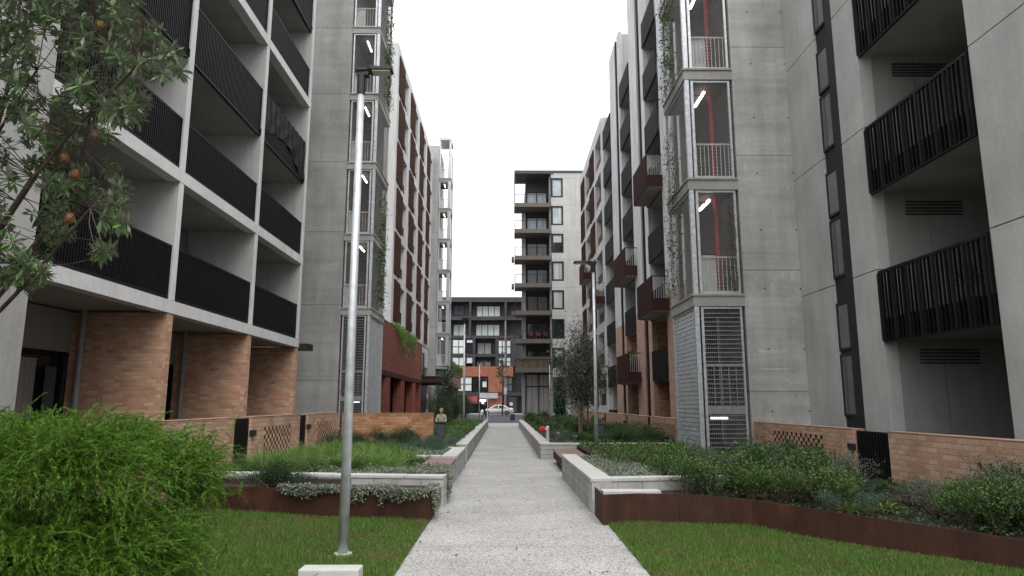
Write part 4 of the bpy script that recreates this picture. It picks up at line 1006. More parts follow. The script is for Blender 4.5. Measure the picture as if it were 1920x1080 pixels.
# ------------------------------------------------------------------ people
def person(label, J, cloth, parts_r, hair='hair', hair_long=False, skin_above=None):
    """J: joint name -> world point; one continuous skinned body, hair as a child"""
    edges = [('pelvis', 'spine'), ('spine', 'chest'), ('chest', 'neck'), ('neck', 'head0'), ('head0', 'head1'), ('head1', 'head2')]
    for s in 'lr': edges += [('chest', 'sh'+s), ('sh'+s, 'el'+s), ('el'+s, 'wr'+s), ('wr'+s, 'ha'+s), ('pelvis', 'hip'+s), ('hip'+s, 'kn'+s), ('kn'+s, 'an'+s), ('an'+s, 'to'+s)]
    J = {k: Vector(v) for k, v in J.items()}
    edges.append(('head1', 'nose'))
    for s in 'lr':
        d = (J['ha'+s]-J['wr'+s]).normalized(); sd = d.cross(Vector((0, 1, .2))).normalized()
        for q, (o, ln) in enumerate(((-.030, .070), (-.010, .082), (.010, .078), (.030, .060))):
            J[f'f{s}{q}'] = J['ha'+s]+sd*o+d*ln; edges.append(('ha'+s, f'f{s}{q}'))
        J[f't{s}'] = J['wr'+s]+d*.05-sd*.055; edges.append(('wr'+s, f't{s}'))
    rad = dict(pelvis=.135, spine=.125, chest=.145, neck=.058, head0=.072, head1=.10, head2=.082, nose=.022)
    for s in 'lr': rad.update({'sh'+s: .072, 'el'+s: .048, 'wr'+s: .034, 'ha'+s: .032, 'hip'+s: .098, 'kn'+s: .066, 'an'+s: .048, 'to'+s: .045})
    names = list(J); idx = {n: i for i, n in enumerate(names)}
    me = bpy.data.meshes.new('person_rig'); me.from_pydata([tuple(J[n]) for n in names], [(idx[a], idx[b_]) for a, b_ in edges], [])
    tmp = bpy.data.objects.new('person_rig', me); COL.objects.link(tmp)
    tmp.modifiers.new('skin', 'SKIN'); sv = me.skin_vertices[0].data
    for n in names: r = rad.get(n, .010); sv[idx[n]].radius = (r, r*(.85 if n in ('pelvis', 'spine', 'chest') else 1)); sv[idx[n]].use_root = (n == 'pelvis')
    ss = tmp.modifiers.new('sub', 'SUBSURF'); ss.levels = 2; ss.render_levels = 2
    dg = bpy.context.evaluated_depsgraph_get(); nm = bpy.data.meshes.new_from_object(tmp.evaluated_get(dg))
    bpy.data.objects.remove(tmp)
    for x in ('skin', cloth[0], cloth[1], 'lamp_black'): nm.materials.append(MATS[x])
    up = ('spine', 'chest', 'shl', 'shr', 'ell', 'elr'); lo = ('pelvis', 'hipl', 'hipr', 'knl', 'knr'); ft = ('anl', 'anr', 'tol', 'tor')
    segs = [(J[a], J[b_], (1 if (b_ in up or (a in up and b_[:2] in ('el', 'wr', 'sh'))) else 2 if (b_ in lo or b_[:2] == 'an') else 3 if b_ in ft else 0)) for a, b_ in edges]
    for p in nm.polygons:
        c = p.center; best = None
        for a, b_, mi in segs:
            ab = b_-a; t = max(0, min(1, (c-a).dot(ab)/max(ab.length_squared, 1e-9))); d = (a+ab*t-c).length
            if best is None or d < best[0]: best = (d, mi)
        p.material_index = best[1]; p.use_smooth = True
    o = bpy.data.objects.new('person', nm); COL.objects.link(o); tag(o, label, 'person')
    hd = J['head1']; up_ = (J['head2']-J['head0']).normalized(); fw = (J['nose']-J['head1']).normalized()
    bm = bmesh.new(); bmesh.ops.create_icosphere(bm, subdivisions=3, radius=1)
    for v in bm.verts:
        q = v.co.copy(); k = 1+.05*math.sin(q.x*17+q.z*13)
        w = hd+up_*(.035+q.z*.115*k+(-.10 if hair_long and q.z < 0 else 0)*abs(q.z))-fw*.022+fw*(q.y*.105*k)+up_.cross(fw)*(q.x*.115*k); v.co = w
    bmesh.ops.delete(bm, geom=[f for f in bm.faces if (f.calc_center_median()-hd).dot(fw) > .035 and (f.calc_center_median()-hd).dot(up_) < .06], context='FACES')
    hm = bpy.data.meshes.new('hair'); bm.to_mesh(hm); bm.free(); hm.materials.append(MATS[hair]); ho = bpy.data.objects.new('hair', hm); COL.objects.link(ho); ho.parent = o
    return o
def walk_pose(x, y, z=0, h=1.72, face=-1):
    k = h/1.75; f = face
    P = lambda a, b_, c: (x+a*k, y+b_*k, z+c*k)
    return dict(pelvis=P(0, 0, .95), spine=P(0, 0, 1.12), chest=P(.01*f, 0, 1.34), neck=P(.02*f, 0, 1.49), head0=P(.03*f, 0, 1.55), head1=P(.045*f, 0, 1.63), head2=P(.04*f, 0, 1.70), nose=P(.15*f, 0, 1.61),
                shl=P(0, -.18, 1.40), ell=P(.06*f, -.22, 1.13), wrl=P(.16*f, -.20, .92), hal=P(.20*f, -.19, .85), shr=P(0, .18, 1.40), elr=P(-.08*f, .22, 1.13), wrr=P(-.08*f, .21, .88), har=P(-.07*f, .20, .80),
                hipl=P(0, -.09, .90), knl=P(.10*f, -.09, .50), anl=P(.22*f, -.09, .09), tol=P(.38*f, -.09, .045), hipr=P(0, .09, .90), knr=P(-.02*f, .09, .49), anr=P(-.22*f, .09, .13), tor=P(-.10*f, .09, .045))
person('person in dark clothes walking at the far end of the path', walk_pose(-2.55, 79.0, -.03, 1.78, 1), ('dark_clothes', 'dark_clothes'), None)
def sit_pose(x, y, zs):
    P = lambda a, b_, c: (x+a, y+b_, zs+c)
    return dict(pelvis=P(0, 0, .12), spine=P(0, -.02, .30), chest=P(0, -.04, .50), neck=P(0, -.06, .64), head0=P(0, -.07, .70), head1=P(0, -.09, .78), head2=P(0, -.08, .86), nose=P(0, -.20, .76),
                shl=P(-.18, -.03, .56), ell=P(-.24, -.12, .32), wrl=P(-.12, -.34, .24), hal=P(-.07, -.40, .23), shr=P(.18, -.03, .56), elr=P(.24, -.12, .32), wrr=P(.12, -.34, .24), har=P(.07, -.40, .23),
                hipl=P(-.10, -.03, .10), knl=P(-.12, -.44, .10), anl=P(-.12, -.46, -.33), tol=P(-.13, -.60, -.395), hipr=P(.10, -.03, .10), knr=P(.12, -.44, .10), anr=P(.12, -.46, -.33), tor=P(.13, -.60, -.39))
person('person with fair hair in a cream jumper sitting by the brick wall end', sit_pose(-3.2, 34.05, .46), ('cream_jumper', 'dark_clothes'), None, 'hair_fair', True)

# ------------------------------------------------------------------ plants
def inpoly(x, y, poly):
    p = np.array(poly); ins = np.zeros(len(x), bool); n = len(p); j = n-1
    for i in range(n):
        c = ((p[i, 1] > y) != (p[j, 1] > y)) & (x < (p[j, 0]-p[i, 0])*(y-p[i, 1])/(p[j, 1]-p[i, 1]+1e-12)+p[i, 0]); ins ^= c; j = i
    return ins
def scatter(poly, n):
    p = np.array(poly); lo, hi = p.min(0), p.max(0); out = np.zeros((0, 2))
    while len(out) < n:
        q = RNG.uniform(lo, hi, (n*2, 2)); out = np.concatenate([out, q[inpoly(q[:, 0], q[:, 1], poly)]])
    return out[:n]
# lawns: soil sheets plus blades
lawnL = [(-1.062, -2), (-1.062, 9.72), (-1.6, 9.88), (-2.36, 10.1), (-3.35, 10.41), (-4.31, 10.66), (-5.6, 10.98), (-7.6, 11.43), (-7.85, 3), (-7.85, -2)]
lawnR = [(1.362, -2), (6.6, -2), (6.4, 4), (6.1, 4.7), (5.55, 6.0), (5.0, 6.88), (4.6, 7.43), (4.08, 8.03), (3.6, 8.64), (3.18, 9.18), (2.78, 9.47), (2.35, 9.61), (1.8, 9.63), (1.362, 9.48)]
for nm, poly, lab in (('lawn', lawnL, 'mown green lawn left of the path'), ('lawn', lawnR, 'mown green lawn right of the path')):
    mb = MB(); ccw = poly if sum((poly[i][0]-poly[i-1][0])*(poly[i][1]+poly[i-1][1]) for i in range(len(poly))) < 0 else poly[::-1]
    mb.prism(ccw, -.05, .008); structure(mb.obj(nm, 'lawn_soil'), lab, 'lawn')
for poly, n1, near, lab in ((lawnL, 80000, [(-1.09, 5.0), (-1.07, 9.72), (-2.36, 10.1), (-4.31, 10.66), (-5.2, 10.8), (-4.4, 7.5), (-3.0, 5.0)], 'short green grass blades of the left lawn'),
                            (lawnR, 80000, [(1.39, 5.0), (5.6, 5.0), (5.5, 6.0), (5.0, 6.88), (4.6, 7.43), (4.08, 8.03), (3.6, 8.64), (3.18, 9.18), (2.78, 9.47), (2.35, 9.61), (1.8, 9.63), (1.385, 9.48)], 'short green grass blades of the right lawn')):
    q = np.concatenate([scatter(near, n1), scatter(poly, 22000)]); n = len(q)
    P = np.column_stack([q, np.full(n, .004)]); D = np.column_stack([RNG.normal(size=(n, 2))*.42, np.ones(n)])
    ht = RNG.uniform(.03, .07, n)*(1+.35*np.sin(q[:, 0]*2.3+np.sin(q[:, 1]*1.7)*2))
    o = leaves_obj('grass', P, D, ht, RNG.uniform(.005, .010, n), 'lf_lawn', widest=.3); tag(o, lab, 'grass', None, 'stuff')

for x0, sgn, y0, y1, lab in ((-1.065, 1, 4, 9.7, 'grass leaning over the left edge of the path'), (1.365, -1, 4, 9.45, 'grass leaning over the right edge of the path')):
    n = 2600; yy = RNG.uniform(y0, y1, n); yy = yy[np.sin(yy*9)+np.sin(yy*23+1)+RNG.normal(size=n)*.8 > 0]; n = len(yy)
    o = leaves_obj('grass', np.column_stack([x0-sgn*np.abs(RNG.normal(size=n))*.02, yy, np.full(n, .005)]), np.column_stack([sgn*RNG.uniform(.1, 1.0, n), RNG.normal(size=n)*.5, np.ones(n)*.8]), RNG.uniform(.03, .075, n), .007, 'lf_lawn', widest=.3); tag(o, lab, 'grass', None, 'stuff')
# weeping feathery shrub in the left foreground
T = empty('weeping_shrub', (-3.6, 5.2, 0), 'bright green feathery weeping shrub filling the lower left foreground', 'shrub')
Ps, Ds, Ls = [], [], []
stems = MB()
def fronds(O, out, ln, m_=40):
    n = len(O); t = np.linspace(.02, 1, m_); droop = RNG.uniform(.15, .55, n)
    C = O[:, None, :]+out[:, None, :]*(ln[:, None]*t)[..., None]; C[..., 2] -= (droop*ln)[:, None]*t**2
    Tn = (out[:, None, :]*np.ones((1, m_, 1))).copy(); Tn[..., 2] -= (2*droop)[:, None]*t; Tn = unit(Tn)
    S = unit(np.cross(Tn, np.array([0, 0, 1.0])+RNG.normal(size=(n, 1, 3))*.5)); U = np.cross(S, Tn)
    ang = RNG.uniform(0, 2*np.pi, (n, m_))
    D = Tn*1.0+(S*np.cos(ang)[..., None]*1.0+U*np.sin(ang)[..., None]*.5)*.55
    Ps.append(C.reshape(-1, 3)); Ds.append(D.reshape(-1, 3)); Ls.append((RNG.uniform(.030, .056, (n, m_))*(1.05-.5*t)).reshape(-1))
    for i in range(0, n, 11):
        p = Vector(O[i]); q = p+Vector(out[i])*ln[i]*.6; q.z -= droop[i]*ln[i]*.36; stems.tube(p, q, .003, .0015, n=4, cap=False)
def bush(c, rr, nclump, per, box=.55, hz=.06):
    """boxy mass of overlapping soft clumps, each a spray of drooping fronds"""
    c = np.array(c); rr = np.array(rr); d = rdir(nclump, -.55); q = np.sign(d)*np.abs(d)**box; q /= np.maximum(1, np.max(np.abs(q), 1, keepdims=True))
    C = c+rr*q*RNG.uniform(.80, 1.0, nclump)[:, None]; C = C[C[:, 2] > .04]; d = unit((C-c)/rr)
    for k in range(len(C)):
        n = int(per*RNG.uniform(.4, 1.6)); O = C[k]+RNG.normal(size=(n, 3))*np.array([.085, .085, hz])-d[k]*.10
        out = unit(d[k]*np.array([1, 1, .5])*.9+RNG.normal(size=(n, 3))*.48+np.array([.10, -.05, .10])); keep_ = O[:, 2] > .02
        fronds(O[keep_], out[keep_], RNG.uniform(.12, .30, n)[keep_], 46)
bush((-3.46, 5.05, .80), (1.20, .88, .70), 270, 26)
bush((-4.75, 5.5, .82), (1.2, 1.1, .76), 150, 24)
bush((-3.15, 4.75, .50), (.95, .60, .44), 90, 22)
bush((-2.45, 5.70, .10), (.62, .45, .16), 26, 13, .8)
bush((-2.0, 5.9, .06), (.34, .26, .09), 9, 11, .8)
O = np.array([-3.6, 5.15, .75])+RNG.uniform(-1, 1, (3600, 3))*np.array([1.45, .75, .64]); fronds(O, unit(RNG.normal(size=(3600, 3))), RNG.uniform(.15, .3, 3600), 24)
P = np.concatenate(Ps); D = np.concatenate(Ds); L_ = np.concatenate(Ls)
leaves_obj('foliage', P, D, L_, RNG.uniform(.0034, .0056, len(P)), 'lf_weeping', T, widest=.4)
for i in range(420):                                   # woody twigs filling the inside
    p = Vector((-3.75+random.uniform(-1.6, 1.1), 5.15+random.uniform(-.55, .55), random.uniform(.2, 1.05))); q = p+Vector((random.uniform(-.2, .2), random.uniform(-.2, .2), random.uniform(.05, .25))); stems.tube(p, q, .008, .003, n=4, cap=False)
for i in range(40):
    a = random.uniform(0, 6.28); b_ = (-3.7+random.uniform(-1.5, 1.0), 5.2+random.uniform(-.5, .5), random.uniform(.7, 1.1)); stems.tube((-3.6+.15*math.cos(a), 5.2+.15*math.sin(a), 0), b_, .016, .005, n=5)
stems.obj('stems', 'twig_dark', T)

# banksia tree, trunk just outside the picture on the left
T = empty('banksia_tree', (-6.9, 7.6, 0), 'banksia tree with whorls of toothed leaves and orange flower cones at upper left', 'tree')
wood = MB()
def limb(p0, p1, r0, r1, bend=.12, n=5):
    p0 = Vector(p0); p1 = Vector(p1); prev = p0; d = (p1-p0); off = Vector((random.uniform(-1, 1), random.uniform(-1, 1), random.uniform(-.3, 1)))*d.length*bend
    pts = [p0]
    for i in range(1, n+1):
        t = i/n; q = p0+d*t+off*math.sin(math.pi*t); wood.tube(prev, q, r0+(r1-r0)*(i-1)/n, r0+(r1-r0)*t, n=7, cap=False); prev = q; pts.append(q)
    return pts
trunk = limb((-6.9, 7.6, -.05), (-6.5, 7.4, 2.3), .13, .10, .05)
crown_poly = [(-330, -160), (-60, -230), (230, -150), (262, 0), (250, 55), (325, 75), (345, 120), (280, 150), (285, 195), (270, 222), (215, 235), (160, 250), (190, 262), (120, 300), (190, 335), (240, 335), (246, 385), (215, 425), (212, 470), (150, 430), (60, 480), (88, 530), (20, 540), (-80, 470), (-330, 420)]
hubs_px = [(70, 130, 7.0), (190, 80, 6.6), (250, 130, 6.4), (60, 330, 6.6), (170, 390, 6.2), (30, 500, 6.2), (120, 250, 6.8), (-120, 60, 7.6), (-180, 300, 7.8), (40, -80, 7.2), (200, -60, 7.0)]
hubs = [aty(*h) for h in hubs_px]
hub_pts = []
for h in hubs:
    st_ = trunk[random.choice((3, 4, 5))]; hub_pts.append(limb(st_, h, .032, .011, .10, 7))
ends = scatter(crown_poly, 780)
extra = np.array([(330, 95), (345, 125), (300, 60), (270, 190), (265, 205), (235, 360), (228, 345), (60, 520), (35, 505), (85, 515), (200, 470), (190, 480), (250, 75), (235, 30), (150, 160), (215, 180), (240, 420), (225, 400)], float)
ends = np.concatenate([ends, extra, extra+RNG.normal(size=(18, 2))*9])
keep = []
for e in ends:                                         # leave gaps where the wall shows through
    gap = any(((e[0]-gx)/rx)**2+((e[1]-gy)/ry)**2 < 1 for gx, gy, rx, ry in ((85, 205, 34, 42), (30, 270, 22, 46), (95, 95, 26, 30), (50, 380, 40, 30), (150, 300, 40, 26), (190, 300, 40, 22), (110, 470, 40, 22), (20, 430, 26, 20)))
    if not gap or random.random() < .12: keep.append(e)
LP_, LD_, LL_, LW_ = [], [], [], []
for e in keep:
    Y = random.uniform(5.7, 8.2); tip = Vector(aty(e[0], e[1], Y))
    best = min((p for hp in hub_pts for p in hp[2:]), key=lambda p: (p-tip).length)
    limb(best, tip, .0055, .003, .10, 3)
    ax = (tip-best).normalized(); ax = (ax+Vector((random.uniform(-.3, .3), random.uniform(-.3, .3), random.uniform(0, .4)))).normalized()
    n = random.randint(24, 40); a = ax.orthogonal().normalized(); b_ = ax.cross(a)
    for q in range(n):
        th = random.uniform(0, 6.28); lift = random.uniform(-.25, .75); s_ = random.uniform(0, .16)
        d = ax*lift+(a*math.cos(th)+b_*math.sin(th)); d.z -= random.uniform(0, .35)
        LP_.append(tuple(tip-ax*s_)); LD_.append(tuple(d)); LL_.append(random.uniform(.085, .15)); LW_.append(random.uniform(.026, .040))
leaves_obj('crown', np.array(LP_), np.array(LD_), np.array(LL_), np.array(LW_), 'lf_banksia', T, widest=.62, fold=.10, up=np.array([0, 0, 1.0]))
wood.obj('trunk', 'bark', T, smooth=True)
for (px_, py_, Y, mt) in ((187, 47, 6.2, 'seed_yellow'), (179, 253, 6.0, 'seed_orange'), (121, 296, 6.1, 'seed_orange'), (141, 327, 6.0, 'seed_orange'), (131, 409, 5.9, 'seed_orange'), (25, 330, 6.2, 'bark')):
    p = Vector(aty(px_, py_, Y)); k = MB(); k.lathe(p-Vector((0, 0, .045)), [(.008, .006), (.026, .018), (.032, .04), (.030, .062), (.018, .082), (.004, .09)], n=14)
    o = k.obj('flower_cone', mt, T, smooth=True)
    hp = []; 
    d = rdir(420); pos_ = np.array(p)+d*np.array([.028, .028, .040])
    leaves_obj('bristles', pos_, d+np.array([0, 0, .2]), RNG.uniform(.008, .022, 420), .004, mt, o)

# ---- plant kinds: each builds one prototype at the origin, copies share its meshes
def copy_tree(o, parent=None):
    c = o.copy(); COL.objects.link(c); c.parent = parent
    if parent is not None: c.matrix_parent_inverse = o.matrix_parent_inverse.copy()
    for ch in o.children: copy_tree(ch, c)
    return c
def proto(name): 
    o = bpy.data.objects.new(name, None); COL.objects.link(o); o.empty_display_size = .2; return o
def mk_grass_tuft(h, n, mat, spread=.5, w=.006, droop=.9, name='grass_tuft', base=.10):
    T = proto(name); a = RNG.uniform(0, 6.283, n); r = base*np.sqrt(RNG.uniform(0, 1, n))
    P = np.column_stack([r*np.cos(a), r*np.sin(a), np.full(n, -.03)]); a2 = a+RNG.normal(size=n)*.5; sp = RNG.uniform(.05, spread, n)
    D = np.column_stack([np.cos(a2)*sp, np.sin(a2)*sp, np.ones(n)])
    blades_obj('blades', P, D, RNG.uniform(.55, 1.05, n)*h, RNG.uniform(.7, 1.3, n)*w, RNG.uniform(.3, droop, n), mat, T); return T
def mk_shrub(r, h, nl, mat, leaf=(.045, .026), clumps=26, name='leafy_shrub', upw=.4, trans=0):
    T = proto(name); c = rdir(clumps, -.2); rad = RNG.uniform(.35, 1, clumps)[:, None]
    C = c*rad*np.array([r, r, h*.5])+np.array([0, 0, h*.52]); C[:, 2] = np.maximum(C[:, 2], .05)
    k = RNG.integers(0, clumps, nl); sg = RNG.uniform(.10, .2, clumps)[k][:, None]*np.array([r, r, h*.75])*1.25
    P = C[k]+RNG.normal(size=(nl, 3))*sg; P[:, 2] = np.abs(P[:, 2])+.01
    D = unit(unit(P-np.array([0, 0, h*.3]))+RNG.normal(size=(nl, 3))*.6+np.array([0, 0, upw]))
    leaves_obj('foliage', P, D, RNG.uniform(.7, 1.25, nl)*leaf[0], RNG.uniform(.7, 1.2, nl)*leaf[1], mat, T, fold=.12, up=np.array([0, 0, 1.0]), widest=.5)
    st_ = MB()
    for i in range(clumps): st_.tube((0, 0, -.04), tuple(C[i]*np.array([.85, .85, .95])), .007, .003, n=4, cap=False)
    st_.obj('stems', 'bark', T); return T
def mk_shoots(n, h, mat, leaf=(.05, .028), name='leafy_shrub', spread=.35):
    """upright leafy shoots"""
    T = proto(name); st_ = MB(); P, D = [], []
    for i in range(n):
        a = random.uniform(0, 6.28); b0 = Vector((random.uniform(-.12, .12), random.uniform(-.12, .12), -.03)); top = Vector((math.cos(a)*spread*random.uniform(.2, 1), math.sin(a)*spread*random.uniform(.2, 1), h*random.uniform(.55, 1.05)))
        st_.tube(b0, top, .006, .002, n=4, cap=False)
        m_ = int(30*h/.6)+6
        for j in range(m_):
            t = .12+.88*j/m_; p = b0.lerp(top, t); th = j*2.4+random.uniform(-.4, .4); d = Vector((math.cos(th), math.sin(th), random.uniform(.1, .9))); P.append(p); D.append(d)
    n_ = len(P); P = np.array([tuple(p) for p in P])+RNG.normal(size=(n_, 3))*.012; D = np.array([tuple(d) for d in D])
    leaves_obj('foliage', P, D, RNG.uniform(.6, 1.25, n_)*leaf[0], RNG.uniform(.7, 1.2, n_)*leaf[1], mat, T, fold=.1, up=np.array([0, 0, 1.0])); st_.obj('stems', 'bark', T); return T
PR = {
 'grass': [mk_grass_tuft(.62, 330, 'lf_grass', .55, .0065, 1.0), mk_grass_tuft(.5, 300, 'lf_grass', .75, .006, 1.1)],
 'dry': [mk_grass_tuft(.55, 240, 'lf_grass_dry', .5, .006, .9)],
 'strap': [mk_grass_tuft(.50, 60, 'lf_strap', .8, .028, 1.0, 'strappy_plant', .07), mk_grass_tuft(.42, 70, 'lf_strap', .9, .022, .9, 'strappy_plant', .07)],
 'bright': [mk_grass_tuft(.30, 90, 'lf_bright', 1.1, .020, 1.0, 'strappy_plant', .06)],
 'dark_tuft': [mk_grass_tuft(.42, 260, 'lf_dark', .8, .008, .9, 'grass_tuft', .14)],
 'broad': [mk_shrub(.42, .62, 1900, 'lf_broad'), mk_shrub(.36, .52, 1500, 'lf_broad', (.052, .03)), mk_shoots(20, .72, 'lf_broad', (.058, .032))],
 'shoots': [mk_shoots(14, .8, 'lf_broad'), mk_shoots(12, .62, 'lf_bluegreen'), mk_shoots(13, .75, 'lf_creeper', (.06, .034))],
 'glossy': [mk_shrub(.40, .6, 1100, 'lf_creeper', (.075, .04)), mk_shoots(22, .62, 'lf_creeper', (.07, .04))],
 'blue': [mk_shrub(.42, .5, 1900, 'lf_bluegreen', (.032, .017)), mk_shrub(.34, .42, 1500, 'lf_bluegreen', (.028, .014))],
 'grey': [mk_shrub(.38, .46, 2000, 'lf_greygreen', (.03, .012)), mk_shrub(.30, .34, 1500, 'lf_greygreen', (.028, .012))],
 'dark': [mk_shrub(.45, .55, 1900, 'lf_dark', (.04, .022))],
 'bigdark': [mk_shrub(.8, 1.5, 3200, 'lf_dark', (.07, .035), 40), mk_shrub(.8, 1.2, 3000, 'lf_broad', (.07, .035), 40)],
 'brown': [mk_grass_tuft(.34, 200, 'lf_brown', .8, .006, .9)],
}
USED = {}
HT = dict(glossy=.66, grass=.62, dry=.55, strap=.45, bright=.28, dark_tuft=.42, broad=.70, shoots=.8, blue=.5, grey=.48, dark=.58, bigdark=1.5, brown=.34)
def TOPLINE(x, y, z, kind):
    """the gardener's clipping height in the bed before the right brick wall: low in front of the gate, taller either side"""
    if not (2.5 < x < 6.45 and 5 < y < 20): return 9
    yw = y*6.45/x                                      # the stretch of wall this plant stands before
    px = [(8.2, 848), (9.3, 872), (10.4, 880), (11.4, 905), (12.9, 905), (13.3, 875), (14.5, 846), (16.5, 836), (17.6, 846), (20, 850), (26, 842), (40, 838)]
    v = px[0][1] if yw < px[0][0] else px[-1][1]
    for (a, va), (b_, vb) in zip(px[:-1], px[1:]):
        if a <= yw <= b_: v = va+(vb-va)*(yw-a)/(b_-a)
    v += random.gauss(6, 13)
    return max(.06, EYE-(v-757)/1280*y*.97-z)/HT[kind]
def plant(kind, x, y, z, sc, label, cat, group):
    v = PR[kind]; key = (kind, random.randrange(len(v))); p = v[key[1]]
    o = p if key not in USED else copy_tree(p)
    USED[key] = 1
    lim = TOPLINE(x, y, z, kind)
    if lim < sc: sc = max(.22, lim)
    o.location = (x, y, z); o.rotation_euler = (0, 0, random.uniform(0, 6.28)); o.scale = (sc, sc, sc*random.uniform(.85, 1.15))
    tag(o, label, cat, group); return o
def fill(kind, poly, n, z, sc, label, cat, group, mind=.25):
    pts = []; tries = 0
    while len(pts) < n and tries < 60:
        for q in scatter(poly, n):
            if len(pts) < n and all((q[0]-p[0])**2+(q[1]-p[1])**2 > mind*mind for p in pts): pts.append(q)
        tries += 1
    for x, y in pts: plant(kind, x, y, z(x, y) if callable(z) else z, random.uniform(*sc), label, cat, group)
# left bed: soft lime grasses in the middle, clumps toward the wall
fill('grass', [(-4.7, 12.6), (-2.1, 12.3), (-1.95, 14.8), (-4.9, 16.6)], 46, .38, (.85, 1.25), 'soft lime green grass tuft in the left bed behind the block wall', 'grass tuft', 'lime grass tufts of the left bed', .27)
fill('grass', [(-4.9, 15.5), (-2.2, 15.3), (-2.2, 17.8), (-5.0, 19.5)], 14, .36, (.7, 1.0), 'green grass tuft farther back in the left bed beside the perforated brick wall', 'grass tuft', 'rear grass tufts of the left bed', .4)
fill('dry', [(-4.9, 14.5), (-3.2, 15.5), (-3.5, 18.5), (-5.0, 18)], 6, .36, (.6, .9), 'straw tinged grass tuft by the left perforated brick wall', 'grass tuft', 'straw tinged tufts of the left bed', .5)
for x, y, s_ in ((-2.25, 12.05, .75), (-1.72, 14.6, .85)): plant('strap', x, y, .38, s_, 'dark strappy plant beside the pole of the nearest lamp post' if x < -2 else 'dark strappy plant at the back corner of the left bench', 'strappy plant', None)
fill('broad', [(-4.8, 11.9), (-2.4, 11.75), (-2.4, 12.4), (-4.8, 12.7)], 12, .34, (.35, .5), 'low leafy filler plant along the back of the left block wall', 'leafy plant', 'low filler plants behind the left block wall', .3)
fill('blue', [(-3.0, 17.2), (-1.5, 16.2), (-1.5, 18.2), (-3.0, 18.2)], 9, .36, (.45, .75), 'blue green shrub in the corner of the left bed past the bench', 'shrub', 'blue green shrubs past the left bench', .35)
fill('dark', [(-5.0, 19.0), (-2.6, 19.2), (-2.6, 21.6), (-5.0, 21.6)], 10, .36, (.55, .85), 'dark rounded shrub below the orange brick wall', 'shrub', 'dark shrubs below the orange wall', .55)
fill('strap', [(-4.9, 17.5), (-2.8, 18), (-2.6, 20.8), (-4.9, 20.8)], 9, .36, (.7, 1.0), 'arching strappy plant below the orange brick wall', 'strappy plant', 'strappy plants below the orange wall', .5)
plant('brown', -3.9, 21.2, .38, 1.0, 'rusty brown grass tuft below the orange brick wall', 'grass tuft', None)
plant('bigdark', -3.55, 11.05, .26, .42, 'dark blue green shrub spilling over the left rusted edge', 'shrub', None)
fill('dark', [(-3.75, 10.55), (-3.15, 10.45), (-3.0, 10.9), (-3.8, 11.0)], 4, .28, (.5, .62), 'dark trailing shrub at the left rusted edge beside the feathery shrub', 'shrub', 'dark trailing shrubs at the left rusted edge', .2)
# left rear beds
fill('grass', [(-2.0, 22.2), (-1.5, 22.2), (-1.55, 33), (-2.6, 33)], 14, .38, (.6, .9), 'green grass tuft along the far left planter wall', 'grass tuft', 'grass tufts along the far left planter wall', .5)
fill('dark_tuft', [(-3.0, 24.5), (-1.7, 24.5), (-1.7, 30), (-3.0, 30)], 9, .38, (.9, 1.3), 'dark green rounded tuft by the far left planter wall', 'grass tuft', 'dark tufts by the far left planter wall', .6)
fill('blue', [(-2.6, 18.8), (-1.5, 18.8), (-1.5, 22.0), (-2.3, 22.0)], 10, .36, (.45, .7), 'grey blue shrub near the tall litter bin', 'shrub', 'grey blue shrubs near the litter bin', .35)
fill('bigdark', [(-3.9, 39.5), (-3.1, 38), (-3.5, 48), (-4.7, 49)], 9, .38, (.7, 1.05), 'large dark shrub in the far left bed behind the seated person', 'shrub', 'large dark shrubs behind the seated person', 1.0)
fill('grass', [(-3.2, 37), (-1.6, 37), (-1.7, 49), (-3.4, 49)], 18, .38, (.7, 1.0), 'grass tuft in the last left bed before the street', 'grass tuft', 'grass tufts before the street', .6)
fill('bigdark', [(-6.3, 60), (-3.2, 59.5), (-3.4, 66), (-6.0, 66)], 6, 0, (1.0, 1.4), 'tall dark shrub at the left edge of the street', 'shrub', 'tall dark shrubs at the street edge', 1.2)
# right near bed
slope = lambda x, y: .27 if y < 10.3 else .28
fill('broad', [(2.6, 11.1), (5.9, 10.2), (6.1, 14.5), (3.2, 15.0)], 34, .28, (.85, 1.25), 'dark broad leaved shrub in the bed before the right brick wall', 'shrub', 'broad leaved shrubs before the right wall', .40)
fill('glossy', [(2.8, 10.6), (5.9, 10.0), (6.0, 14.5), (3.4, 15.0)], 17, .28, (.9, 1.35), 'larger leaved mid green shrub among the darker shrubs of the right bed', 'shrub', 'larger leaved shrubs of the right bed', .6)
fill('grey', [(2.8, 10.6), (5.9, 10.0), (6.0, 14.0), (3.4, 14.6)], 9, .28, (.9, 1.3), 'pale grey green shrub among the dark shrubs of the right bed', 'shrub', 'pale shrubs among the dark right shrubs', .7)
fill('shoots', [(2.8, 10.4), (5.9, 10.0), (6.0, 15.0), (3.4, 15.0)], 14, .28, (.95, 1.35), 'loose upright shoots standing above the right shrub mass', 'leafy plant', 'loose shoots above the right shrubs', .6)
fill('strap', [(2.2, 13.4), (3.0, 13.2), (3.4, 15.4), (2.1, 15.6)], 12, .32, (.85, 1.2), 'green strappy plant beside the silver carpet on the right', 'strappy plant', 'strappy plants beside the right silver carpet', .3)
fill('strap', [(2.3, 15.9), (5.0, 15.6), (5.0, 19.6), (2.3, 19.8)], 26, .40, (.8, 1.1), 'arching strappy plant behind the right bench', 'strappy plant', 'strappy plants behind the right bench', .38)
fill('shoots', [(2.85, 15.6), (5.0, 15.6), (5.0, 18.0), (2.85, 19.0)], 10, .40, (.7, 1.0), 'upright leafy plant behind the right bench', 'leafy plant', 'upright leafy plants behind the right bench', .45)
